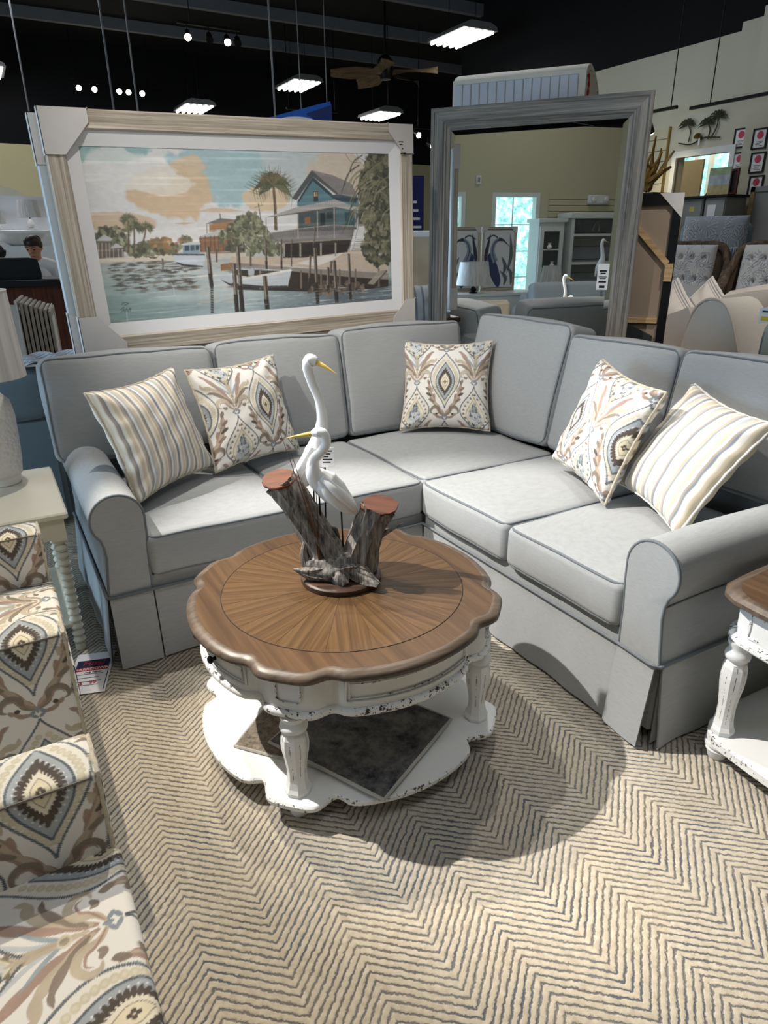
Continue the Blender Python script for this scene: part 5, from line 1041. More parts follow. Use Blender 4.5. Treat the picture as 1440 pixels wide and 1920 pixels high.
MB().lathe([(.04, 0), (.05, .02), (.03, .05), (.01, .06)], 12).xf(Tr(-.03, -.01, .0)).build('flower_pot', 'brass', wa); MB().box(-.012, .012, -.02, -.016, -.07, .0).build('price_tag', 'paper', wa, False)
for i, (y0, y1, x0) in enumerate(((2.92, 3.18, 5.55), (2.64, 2.90, 5.55))):
    f = thing('filing_cabinet', ('grey filing cabinet with yellow label, left of a pair by the office window', 'grey filing cabinet with white papers, right of a pair by the office window')[i], 'cabinet', (x0, (y0 + y1) / 2, 0)); MB().box(0, .35, -.125, .125, 0, 1.93, .004).build('body', 'file_grey' if 'file_grey' in MATS else plain('file_grey', (150, 150, 148), .5).name, f, True, 30)
    for k in range(6): 
        d_ = MB().box(-.012, .0, -.118, .118, .05 + k * .312, .05 + k * .312 + .30, .003).build('drawer', 'file_grey', f, True, 30); MB().box(-.022, -.012, -.04, .04, .17 + k * .312, .18 + k * .312).build('handle', 'black_metal', d_, False)
    if i == 0: MB().box(-.014, -.012, -.03, .03, 1.80, 1.85).build('label_card', plain('label_yellow', (206, 196, 90), .6).name, f, False)
    else: MB().box(-.016, -.012, -.02, .08, 1.66, 1.86).build('taped_paper', 'paper', f, False)
tag(MB().box(5.50, 5.88, 2.60, 3.22, 1.931, 1.955, .004).build('cabinet_top_board', 'ink_black', None, False), 'black board laid across the two filing cabinets', 'board')
lc = thing('landscape_canvas', 'small green and blue landscape canvas standing on the filing cabinets', 'picture', (5.60, 2.80, 1.9555), -math.pi / 2 + .1); U, V = np.meshgrid(np.linspace(0, 1, 40), np.linspace(0, 1, 40)); nz = smooth_noise(40, 40, 6, 3)
cc = np.where((V < .28)[..., None], np.array([150, 168, 130]), np.where((V < .62)[..., None], np.array([168, 176, 186]), np.array([176, 160, 116]))) + (nz[..., None] - .5) * 60; colored('print', np.stack([(U - .5) * .24, np.full_like(U, -.012), .27 * (1 - V)], -1), lin(np.clip(cc, 0, 255)), 'print_paper', lc, False); MB().box(-.12, .12, -.011, .01, 0, .27).build('canvas', 'paper', lc, False)
pf = thing('picture_frame', 'dark brown picture frame leaning at the end of the filing cabinets', 'picture', (5.63, 2.66, 1.9555), -math.pi / 2 - .5); wall_frame(pf, .17, .25, .03, .02, 'mahogany', 'mahogany'); MB().box(-.06, .06, .012, .016, .03, .22).build('picture', 'ink_black', pf, False)
dr = thing('door_leaf', 'plain grey-beige door at the right edge of the photo', 'door', (5.93, 2.10, 0), 0); MB().box(-.04, 0, -.45, .45, 0, 1.98).build('panel', 'file_grey', dr, False); MB().box(-.055, 0, .45, .50, 0, 2.03).build('jamb', 'oak_bar', dr, False); MB().box(-.055, 0, -.5, .5, 1.98, 2.03).build('head_jamb', 'file_grey', dr, False)
fr_ = MB().box(1.62, 2.12, -1.75, .27, 0, .30).box(2.12, 2.80, -1.75, .9, 0, .30).box(3.4, 4.5, .5, 2.5, 0, .44).box(4.5, 5.5, 1.7, 3.1, 0, .56); struct('floor_riser', fr_, 'dark_green_board')
# gilded driftwood on a dark chest
dc = thing('dark_chest', 'dark chest with black tray, beyond the mirror on the right', 'chest', (5.25, 3.42, 0)); MB().box(-.2, .2, -.21, .21, 0, 1.93, .01).build('body', 'ink_black', dc, True, 30); MB().box(-.18, .18, -.20, .20, 1.93, 2.0).build('tray', 'dark_plastic', dc, False)
gd = thing('gilded_driftwood', 'gold-lit twisted driftwood sculpture standing on the dark chest', 'sculpture', (5.25, 3.46, 2.0005)); r9 = np.random.default_rng(9); plain('gilt_wood', (150, 112, 52), .5, .3, var=.3, nscale=20)
for k in range(18):
    a = r9.uniform(0, 6.28); q = [np.array([0, 0, .0])]; d = np.array([.3 * math.cos(a), .3 * math.sin(a), 1.0])
    for j in range(4): q.append(q[-1] + d * .105 * r9.uniform(.6, 1.1)); d = d * .6 + r9.normal(size=3) * .45 + np.array([0, 0, .3])
    q = np.array(q); q[:, 2] = np.maximum(q[:, 2], .04); bz = bez(q, 6); MB().tube(bz, np.linspace(.036, .010, len(bz)), 8, squash=grooved(k, 3, 5, .2)).build('branch', 'gilt_wood', gd)
# blue patterned wing chair and tufted wicker chairs
def shell_colors(U, V, seed, bg=(196, 200, 206), ink=(110, 124, 146), n=70):
    P = Paint(1, 1, 220, bg); r = np.random.default_rng(seed)
    for k in range(n):
        x, y = r.uniform(0, 1, 2); a0 = r.uniform(0, 6.28); R_ = r.uniform(.09, .15)
        for j in range(11): a = a0 + (j - 5) * .19; P.line([(x, y), (x + R_ * .5 * math.cos(a), y + R_ * .5 * math.sin(a)), (x + R_ * math.cos(a), y + R_ * math.sin(a))], [.003, .007, .010], ink if j % 2 else (222, 224, 226), .85)
    return lin(sample(P.a, U * 220, V * 220, False))
def pad(name, root, w, h, t, seed, tuft=0, N=90, bg=(200, 203, 208), ink=(112, 126, 148), M=None):
    U, V = np.meshgrid(np.linspace(-1, 1, N), np.linspace(-1, 1, N)); th = t * np.clip((1 - np.abs(U) ** 6) * (1 - np.abs(V) ** 6), 0, 1) ** .4
    if tuft:
        for i in range(4):
            for j in range(3):
                u0 = -.66 + i * .44 + (.22 if j % 2 else 0); v0 = -.6 + j * .6; th = th - t * .55 * np.exp(-(((U - u0) * w) ** 2 + ((V - v0) * h) ** 2) / .0016)
    P = np.stack([U * w / 2, -th, (V + 1) * h / 2], -1); C = shell_colors((U + 1) / 2, (1 - V) / 2, seed, bg, ink)
    if M is not None: P = np.array([[tuple(M @ Vector(q)) for q in row] for row in P])
    a = colored(name, P, C, 'print_cloth', root); a['label'] = 'shell-print padded cushion'; return a
wk = wood('wicker', (52, 44, 38), (120, 104, 88), 'Z', 1, .8, 20, .2, .9)
def wicker_chair(label, loc, rz, seed):
    o = thing('wicker_chair', label, 'chair', loc, rz, 'tufted shell-print wicker chairs'); pad('back_cushion', o, .56, .62, .09, seed, 1, M=Tr(0, .0, .42) @ Rx(-.22)); pad('seat_cushion', o, .56, .56, .08, seed + 1, 0, 50, M=Tr(0, -.56, .42) @ Rx(-math.pi / 2) @ Matrix.Scale(-1, 4, (0, 1, 0)))
    P = [(-.36, -.45, .62), (-.40, -.1, .66), (-.39, .16, .84), (-.30, .24, 1.0), (0, .26, 1.02), (.30, .24, 1.0), (.39, .16, .84), (.40, -.1, .66), (.36, -.45, .62)]; q = bez(P, 7); MB().tube(q, .04, 10, squash=lambda i, an: 1 + .08 * math.sin(5 * an + i * 1.4)).build('rolled_rim', wk, o)
    rows = [[(x, y, z0 + (z - z0) * u) for (x, y, z) in q] for z0 in (.12,) for u in np.linspace(0, 1, 12)]; MB().grid(rows).build('woven_side', wk, o); MB().box(-.34, .34, -.46, .2, .12, .40, .01).build('base', wk, o)
    for x in (-.32, .32):
        for y in (-.42, .16): MB().cyl((x, y, 0), (x, y, .14), .022).build('leg', 'mahogany', o)
    return o
wicker_chair('tufted shell-print wicker chair, left of the two, behind the striped pillows', (4.0, 1.86, .44), -1.25, 5).scale = (.82, .82, 1); wicker_chair('tufted shell-print wicker chair, right of the two, at the photo edge', (4.05, 1.10, .44), -1.25, 15).scale = (.82, .82, 1)
wg = thing('wing_chair', 'blue leaf-print high-backed armchair behind the two tufted wicker chairs', 'chair', (5.05, 2.36, .56), -1.05); pad('backrest', wg, .60, .72, .08, 40, 0, M=Tr(0, -.03, .45) @ Rx(-.04), bg=(168, 174, 186), ink=(110, 122, 150)); MB().box(-.34, .34, .03, .20, .1, 1.12, .06).build('back_frame', 'blue_linen', wg); MB().box(-.36, .36, -.6, .1, .1, .45, .05).build('seat', 'blue_linen', wg)
for s in (-1, 1): MB().box(s * .40 - .07, s * .40 + .07, -.58, .12, .1, .66, .05).build('arm', 'blue_linen', wg)
for x in (-.3, .3):
    for y in (-.5, .12): MB().cyl((x, y, 0), (x, y, .11), .02).build('leg', 'mahogany', wg)
pillow('small navy and white striped pillow in front of the blue wing chair', (4.62, 2.02, 1.24), -135, 15, 0, .42, lambda u, v: lin(np.where((np.mod(np.asarray(u) * 40, 1) < .5)[..., None], (74, 86, 116), (176, 182, 194))), 'cord_white', N=60, seed=9)
# pale taupe scroll-arm sofa with its cushions
ts = thing('scroll_arm_sofa', 'pale taupe sofa with high scrolled arm behind the right end of the sectional', 'sofa', (1.78, -.02, .30)); linen('taupe_print', (196, 190, 182), .88, 1.6)
ap = [(.13, 0), (.13, .45), (.12, .70), (.085, .84), (.03, .905), (-.04, .92), (-.10, .895), (-.15, .83), (-.19, .74), (-.235, .64), (-.29, .57), (-.36, .53), (-.40, .50), (-.40, 0)]
ap = [tuple(q) for q in bez(ap, 4)]; MB().prism(ap, lambda y, z: (0, y, z), lambda y, z: (.30, y, z)).build('scroll_arm', 'taupe_print', ts, True, 40); MB().tube([(.0, y, z) for y, z in ap[4:-4]], .008, 6).build('arm_piping', 'taupe_linen', ts)
bpz = [(.10, 0), (.10, .80), (.14, .865), (.20, .84), (.27, .815), (.27, 0)]
MB().prism(bpz, lambda y, z: (.03, y, z), lambda y, z: (.20, y, z)).build('outer_side', 'taupe_linen', ts, True, 40)
bq = bez([(.62, .30, .92), (.62, .06, .97), (.62, -.3, 1.0), (.62, -.7, .99), (.62, -1.3, .97)], 8); m = MB(); rows = []
for (x, y, z) in bq: rows.append([(x - .09, y, .1), (x - .10, y, z - .12), (x - .075, y, z - .03), (x, y, z), (x + .075, y, z - .03), (x + .10, y, z - .12), (x + .09, y, .1)])
m.grid(rows); m.f += [tuple(range(6, -1, -1)), tuple(len(m.v) - 7 + k for k in range(7))]; m.build('backrest', 'taupe_linen', ts, True, 50); MB().box(.1, .60, -1.4, .1, 0.0, .40, .03).build('seat', 'taupe_linen', ts); MB().box(.42, .98, .08, .86, 0.0, .37, .03).build('chaise_seat', 'taupe_linen', ts)
cs_ = MB().prism([(-.03, 0), (.03, -.012), (.036, .06), (-.024, .078)], lambda y, z: (-.002, y - .33, z + .83), lambda y, z: (.002, y - .33, z + .83)).build('price_tag', 'paper', ts, False); MB().box(-.004, -.002, -.352, -.31, .835, .855).build('yellow_print', plain('tag_yellow', (222, 190, 40), .6).name, ts, False); MB().box(-.004, -.002, -.348, -.312, .875, .883).build('print_line', 'ink_black', ts, False)
tcol = lambda u, v: lin(np.where(((np.abs(np.mod(np.asarray(u) * 1000 + 40, 170) - 60) < 5) | (np.abs(np.mod(np.asarray(u) * 1000 + 40, 170) - 76) < 3) | (np.abs(np.mod(np.asarray(u) * 1000 + 40, 170) - 46) < 3))[..., None], (146, 146, 152), (222, 214, 208)))
pillow('cream pillow with grey ticking stripes, left one, behind the sectional corner', (2.28, .62, .985), -150, 10, 40, .44, tcol, 'cord_white', N=110, seed=12); pillow('cream pillow with grey ticking stripes, right one, its point beside the scroll-arm sofa', (2.58, .56, .985), -150, 8, 44, .44, tcol, 'cord_white', N=110, seed=13)
sg = thing('sage_cushion_sofa', 'sage grey cushioned sofa back cut off at the right edge behind the sectional', 'sofa', (1.40, -1.13, .0)); mb_, lp_ = rbox(.22, .56, .52, .06, 4, 10, 10, (.03, .01, .01)); mb_.xf(Tr(.1, .28, .93)); oo = mb_.build('back_cushion', 'sage_linen', sg, True, 80); q_ = MB(); q_.tube(lp_(0, -1), .006, 6, closed=True).xf(Tr(.1, .28, .93)); q_.build('piping', 'sofa_welt', oo); MB().box(.0, .25, -.2, .55, .3, .68, .02).build('back_frame', 'sage_linen', sg)
pfr = thing('gilt_picture_frame', 'gilt picture frame corner at the right photo edge above the sage cushion', 'picture', (2.05, -.55, .7015), -2.0 + math.pi / 2); wall_frame(pfr, .36, .58, .025, .03, 'brass', 'brass'); MB().box(-.16, .16, .02, .026, .02, .56).build('picture', 'sage_linen', pfr, False)

# ------------------------------------------------------------------ ceiling: fixtures, tracks, cables, fan, sign
emit('tube_glow', (255, 253, 244), 9.0); emit('spot_glow', (255, 246, 226), 30.0); plain('fixture_grey', (120, 122, 126), .5, .3)
def bay(label, x, y, z, lx=.58, ly=.92):
    o = thing('high_bay_fixture', label, 'light', (x, y, z), 0, 'fluorescent high-bay fixtures'); m = MB(); pr = [(-lx / 2, 0), (-lx / 2 + .02, .05), (-lx / 2 + .12, .09), (lx / 2 - .12, .09), (lx / 2 - .02, .05), (lx / 2, 0)]
    m.prism(pr, lambda a, b: (a, -ly / 2, b), lambda a, b: (a, ly / 2, b)); m.build('housing', 'fixture_grey', o, False)
    for k in range(5): a = -lx / 2 + .07 + k * (lx - .14) / 4; MB().cyl((a, -ly / 2 + .03, -.012), (a, ly / 2 - .03, -.012), .022, None, 8).build('tube', 'tube_glow', o)
    for s in (-1, 1): MB().cyl((0, s * ly * .35, .08), (0, s * ly * .35, ZC - z), .004, None, 6).build('hanger', 'black_metal', o)
bay('large bright high-bay fixture at the upper right of the ceiling', 5.04, 6.88, 4.2); bay('high-bay fixture cut off at the left photo edge', -.80, 12.1, 4.2); bay('high-bay fixture hanging beside the ceiling fan', 4.22, 10.8, 4.2); bay('high-bay fixture just above the left half of the painting frame', 2.65, 12.2, 3.92); bay('high-bay fixture just above the right corner of the painting', 5.25, 9.6, 3.62, .5, .8)
def cable(label, x, y, z0, z1): tag(MB().cyl((x, y, z0), (x, y, z1), .012, None, 6).build('hanging_rod', 'fixture_grey', None), label, 'rod', 'thin hanging ceiling rods')
cable('thin rod hanging from the ceiling left of the painting centre', .26, 7.35, 2.0, ZC); cable('thin rod hanging from the ceiling above the blue sign', 1.98, 6.45, 2.9, ZC); cable('thin rod hanging near the upper left photo edge', -.55, 8.8, 2.4, ZC); cable('thin rod hanging above the far row of track lights', .75, 8.3, 2.6, ZC)
def head(o, x, y, z, dx, dy, dz, on=True):
    d = Vector((dx, dy, dz)).normalized(); p = Vector((x, y, z)); MB().cyl(p, p + d * .16, .035, .05, 12).build('spot_head', 'black_metal', o); MB().cyl((x, y, z), (x, y, z + .10), .008).build('stem', 'black_metal', o)
    if on: MB().cyl(p + d * .155, p + d * .166, .045, None, 12).build('lamp_face', 'spot_glow', o)
t1 = thing('track_light', 'black lighting track with spot heads at the top left of the ceiling', 'light', (0, 0, 0)); MB().box(1.42, 2.30, 8.35, 8.40, 4.28, 4.31).xf(Matrix.Identity(4)).build('track', 'black_metal', t1, False); [head(t1, x, 8.38, 4.20, -.2, -.8, -.6, on) for x, on in ((1.55, True), (1.85, False), (2.1, True), (2.25, False))]; MB().cyl((1.6, 8.38, 4.3), (1.6, 8.38, ZC), .006).build('hanger', 'black_metal', t1)
t2 = thing('track_light', 'far row of five glowing spot heads above the painting corner', 'light', (0, 0, 0)); MB().box(.5, 2.0, 12.28, 12.32, 4.22, 4.25).build('track', 'black_metal', t2, False); [head(t2, x, 12.3, 4.14, 0, -.9, -.35) for x in (.62, .88, 1.30, 1.46, 1.70)]; [MB().cyl((x, 12.3, 4.24), (x, 12.3, ZC), .006).build('hanger', 'black_metal', t2) for x in (.6, 1.9)]
t3 = thing('track_light', 'row of three glowing spot heads beside the blue hanging sign', 'light', (0, 0, 0)); MB().box(3.7, 4.7, 10.18, 10.22, 3.70, 3.73).build('track', 'black_metal', t3, False); [head(t3, x, 10.2, 3.62, 0, -.9, -.35) for x in (3.82, 4.0, 4.28)]; [MB().cyl((x, 10.2, 3.7), (x, 10.2, ZC), .006).build('hanger', 'black_metal', t3) for x in (3.75, 4.65)]
t4 = thing('track_light', 'pair of glowing spot heads seen between the painting and the mirror', 'light', (0, 0, 0)); MB().box(5.6, 6.1, 9.18, 9.22, 3.40, 3.43).build('track', 'black_metal', t4, False); head(t4, 5.72, 9.2, 3.33, 0, -.9, -.35); head(t4, 5.95, 9.1, 3.16, 0, -.9, -.35); MB().cyl((5.8, 9.2, 3.4), (5.8, 9.2, ZC), .006).build('hanger', 'black_metal', t4)
t5 = thing('track_light', 'black track hung in front of the right wall next to the mirror', 'light', (0, 0, 0)); MB().box(5.5, 5.54, 3.42, 3.86, 2.86, 2.89).build('track', 'black_metal', t5, False); head(t5, 5.52, 3.80, 2.80, .55, .2, -.6); [MB().cyl((5.52, y, 2.88), (5.52, y, ZC), .006).build('hanger', 'black_metal', t5) for y in (3.50,)]
t6 = thing('track_light', 'long black track running off the right photo edge', 'light', (0, 0, 0)); MB().box(5.5, 5.54, 1.8, 3.24, 2.82, 2.85).build('track', 'black_metal', t6, False); [MB().cyl((5.52, y, 2.84), (5.52, y, ZC), .006).build('hanger', 'black_metal', t6) for y in (3.0, 2.0)]
spot('track_spot', (5.55, 3.75, 2.70), (5.9, 3.75, 2.1), 26, (1, .82, .5), 90, .8)
fn = thing('ceiling_fan', 'dark ceiling fan with palm-leaf shaped wicker blades', 'fan', (4.55, 8.2, 4.02)); MB().cyl((0, 0, .15), (0, 0, ZC - 4.02), .018).build('downrod', 'black_metal', fn); MB().lathe([(.02, -.16), (.09, -.15), (.11, -.10), (.12, .0), (.12, .10), (.06, .17), (.02, .18)], 20).build('motor', 'black_metal', fn); wood('rattan', (70, 54, 40), (128, 104, 78), 'X', 1, .7, 30)
bl_ = MB(); rows = []
for t in np.linspace(0, 1, 14):
    w_ = .19 * math.sin(math.pi * min(1, t * .8 + .2)) ** .8 * (.45 + .55 * min(1, t * 2)); rows.append([(.14 + t * .72, w_ * s, .02 * (1 - s * s) + s * .045 - .03 * t) for s in np.linspace(-1, 1, 9)])
bl_.grid(rows); bl_.grid([[(x, y, z - .008) for x, y, z in r_] for r_ in rows]); bme = bl_.mesh('fan_blade', 'rattan')
for k in range(5): place('fan_blade', bme, fn, (0, 0, -.06), 2 * math.pi * k / 5 + .35)
sn = thing('hanging_sign', 'blue and white curved hanging sign above the painting', 'sign', (2.58, 7.0, 2.98), .0); plain('sign_blue', (24, 92, 196), .5); plain('sign_navy', (20, 48, 110), .5)
MB().prism([(-.48, .05), (.42, .30), (.44, .24), (.44, .0), (-.48, .0)], lambda x, z: (x, 0, z), lambda x, z: (x, .03, z)).build('blue_panel', 'sign_blue', sn, False); MB().prism([(.06, .13), (.44, .26), (.44, 0), (.34, 0)], lambda x, z: (x, -.006, z), lambda x, z: (x, 0, z)).build('navy_panel', 'sign_navy', sn, False)
MB().prism([tuple(q) for q in bez([(-.46, 0), (-.2, .075), (.1, .08), (.34, 0)], 6)], lambda x, z: (x, -.012, z), lambda x, z: (x, -.004, z)).build('white_swoosh', 'paper', sn, False)
[MB().cyl((x, .015, .15), (x, .015, ZC - 2.98), .006).build('hanger', 'fixture_grey', sn) for x in (.0, .38)]

# ------------------------------------------------------------------ things glimpsed between painting and mirror
nb = thing('navy_banner', 'navy blue standing banner with white lettering between painting and mirror', 'banner', (5.62, 9.0, 0), -.5); MB().box(-.16, .16, -.01, .01, .3, 2.62).build('panel', plain('navy_cloth', (24, 26, 92), .7).name, nb, False); MB().box(-.14, .14, -.2, .2, 0, .04).build('base', 'black_metal', nb, False); MB().cyl((0, 0, .03), (0, 0, .32), .012).build('pole', 'black_metal', nb)
for k in range(4): MB().box(-.10, .12 - .03 * k, -.014, -.01, 1.75 + k * .14, 1.79 + k * .14).build('lettering', 'paper', nb, False)
wb = tag(place('window_7', None), kind='structure'); wb.location = (6.0, 8.39, 1.9); MB().box(-.05, .75, -.02, 0, -.2, .85).build('window_frame', 'window_white', wb, False); emit('blind_glow', (255, 240, 220), .8); [MB().box(.0 + k * .09, .08 + k * .09, -.03, -.02, -.12, .72).build('blind_slat', 'blind_glow', wb, False) for k in range(8)]
sf = thing('small_framed_art', 'small grey-framed art print standing between painting and mirror', 'picture', (5.9, 8.0, 1.55), -.5); wall_frame(sf, .20, .62, .03, .02, 'grey_wood', 'grey_wood_up'); MB().box(-.07, .07, .012, .016, .03, .59).build('print', 'paper', sf, False); [MB().lathe([(.0, 0), (.022, .012), (.004, .05)], 8).xf(Tr(0, .006, z)).build('motif', 'ink_black', sf) for z in (.22, .40)]
fs = tag(MB().box(5.5, 6.15, 7.85, 8.25, 0, 1.55, .01).build('side_cabinet', 'black_gap', None), 'low dark cabinet under the small framed art', 'cabinet')
wrp = thing('wrapped_headboard', 'beige upholstered panel in clear plastic wrap between painting and mirror', 'headboard', (1.55, 2.55, 0), -.35); rows = [[(x, .012 * math.sin(x * 17 + z * 9) + .008 * math.sin(z * 31), z) for x in np.linspace(-.28, .45, 24)] for z in np.linspace(.0, 1.58, 40)]; plain('plastic_beige', (196, 180, 158), .3, var=.08, nscale=6); MB().grid(rows).build('wrapped_front', 'plastic_beige', wrp); MB().box(-.28, .45, .02, .08, 0, 1.57, .01).build('panel', 'plastic_beige', wrp); MB().box(-.29, .46, -.02, .09, 1.55, 1.60, .01).build('wrap_fold', 'paper', wrp)
scol = lambda u, v: lin(np.where((np.mod(np.asarray(u) * 1000, 60) < 14)[..., None], (150, 156, 168), (226, 224, 222)))
bs = thing('storage_bench', 'grey storage bench behind the sofa under the striped bolster', 'bench', (1.22, 2.02, 0)); MB().box(-.25, .3, -.12, .3, 0, .80, .02).build('box', 'sage_linen', bs)
pillow('white pillow with grey-blue stripes glimpsed between painting and mirror', (1.27, 2.02, 1.02), -110, 14, 0, .44, scol, 'cord_white', N=80, seed=21)

# ------------------------------------------------------------------ left background: second sofa, frames, counter with two people
b2 = thing('blue_tinted_sofa', 'grey sofa coloured blue for window light, behind the lamp at the left photo edge', 'sofa', (-2.35, 1.62, 0)); MB().box(-1.0, 1.0, .0, .22, .05, .66, .03).build('back_frame', 'blue_linen', b2)  # grey cloth, its blue colour stands in for light from the windows
for k in range(3):
    m_, l_ = rbox(.66, .24, .27, .06, 8, 4, 5, (.0, .02, .02), .002, 60 + k); M = Tr(-.67 + k * .67, .10, .77); m_.xf(M); q = m_.build('back_cushion', 'blue_linen', b2, True, 80); z_ = MB().tube(l_(1, -1), .005, 6, closed=True); z_.xf(M); z_.build('piping', 'sofa_welt', q)
MB().box(-.95, .95, .2, .85, .05, .42, .04).build('seat', 'blue_linen', b2); [MB().box(s * 1.0 - .09, s * 1.0 + .09, .05, .9, .05, .60, .06).build('arm', 'blue_linen', b2) for s in (-1, 1)]
tw_ = thing('striped_throw', 'white and blue striped throw folded over the blue-tinted grey sofa back', 'throw', (-1.36, 1.73, .93)); U, V = np.meshgrid(np.linspace(-1, 1, 50), np.linspace(-1, 1, 30)); colored('cloth', np.stack([U * .20, V * .16, .012 + .03 * (1 - V ** 2) + .010 * np.sin(9 * U + 3 * V)], -1), lin(np.where((np.mod(V * 5 + U, 1) < .35)[..., None], (128, 150, 178), (214, 222, 232))), 'print_cloth', tw_); MB().box(-.19, .19, -.15, .15, 0.0, .012).build('fold', 'paper', tw_, False)
for k in range(8):
    f = thing('leaning_frame', 'whitewashed wooden frame in the row leaning between lamp and sales counter', 'frame', (-1.345 + k * .028, 2.95 + k * .02, 0), math.radians(83), 'whitewashed frames leaning in a stack'); wall_frame(f, .62, 1.19 - .012 * k, .05, .018, 'frame_wood', 'frame_wood_up'); MB().box(-.27, .27, .008, .014, .04, 1.12).build('glazing', 'pale_blue_edge' if k == 0 else 'paper', f, False)
ct2 = thing('sales_counter', 'dark-topped mahogany sales counter at the left in the background', 'counter', (-1.9, 4.6, 0)); MB().box(-1.4, 1.06, -.12, .55, 1.18, 1.245, .008).build('top', 'dark_plastic', ct2); MB().box(-1.35, .74, .0, .5, 0, 1.18).build('panel', 'taupe_linen', ct2, False)
MB().prism([tuple(q) for q in bez([(.98, 1.18), (1.0, .8), (1.0, .0)], 5)] + [(.80, 0)] + [tuple(q) for q in bez([(.80, .55), (.74, .85), (.62, 1.02), (.52, 1.05), (.50, 1.18)], 6)], lambda x, z: (x, -.05, z), lambda x, z: (x, .03, z)).build('carved_bracket', 'mahogany', ct2)
pn = thing('receipt_printer', 'black receipt printer on the sales counter', 'printer', (-1.30, 4.72, 1.2455)); MB().prism([(-.25, 0), (.23, 0), (.235, .05), (.22, .16), (.16, .175), (-.25, .175)], lambda x, z: (x, -.1, z), lambda x, z: (x, .2, z)).build('body', 'dark_plastic', pn, True, 30); MB().box(-.25, .22, -.115, -.1, .015, .05).build('paper_slot', 'black_gap', pn, False)
def voxel(name, mb, size, mat, parent):
    me = mb.mesh(name, mat); o = place(name, me, None); md = o.modifiers.new('r', 'REMESH'); md.mode = 'VOXEL'; md.voxel_size = size; md.use_smooth_shade = True; sm = o.modifiers.new('s', 'SMOOTH'); sm.factor = .5; sm.iterations = 4
    dg = bpy.context.evaluated_depsgraph_get(); ev = bpy.data.meshes.new_from_object(o.evaluated_get(dg)); bpy.data.objects.remove(o); ev.materials.clear(); ev.materials.append(MATS[mat]); return place(name, ev, parent)
def ball(mb, c, r, n=14):
    prof = [(max(.0005, math.sin(a)), -math.cos(a)) for a in np.linspace(0, math.pi, n)]; k = len(mb.v); mb.lathe(prof, 18); mb.v[k:] = [(c[0] + x * r[0], c[1] + y * r[1], c[2] + z * r[2]) for x, y, z in mb.v[k:]]
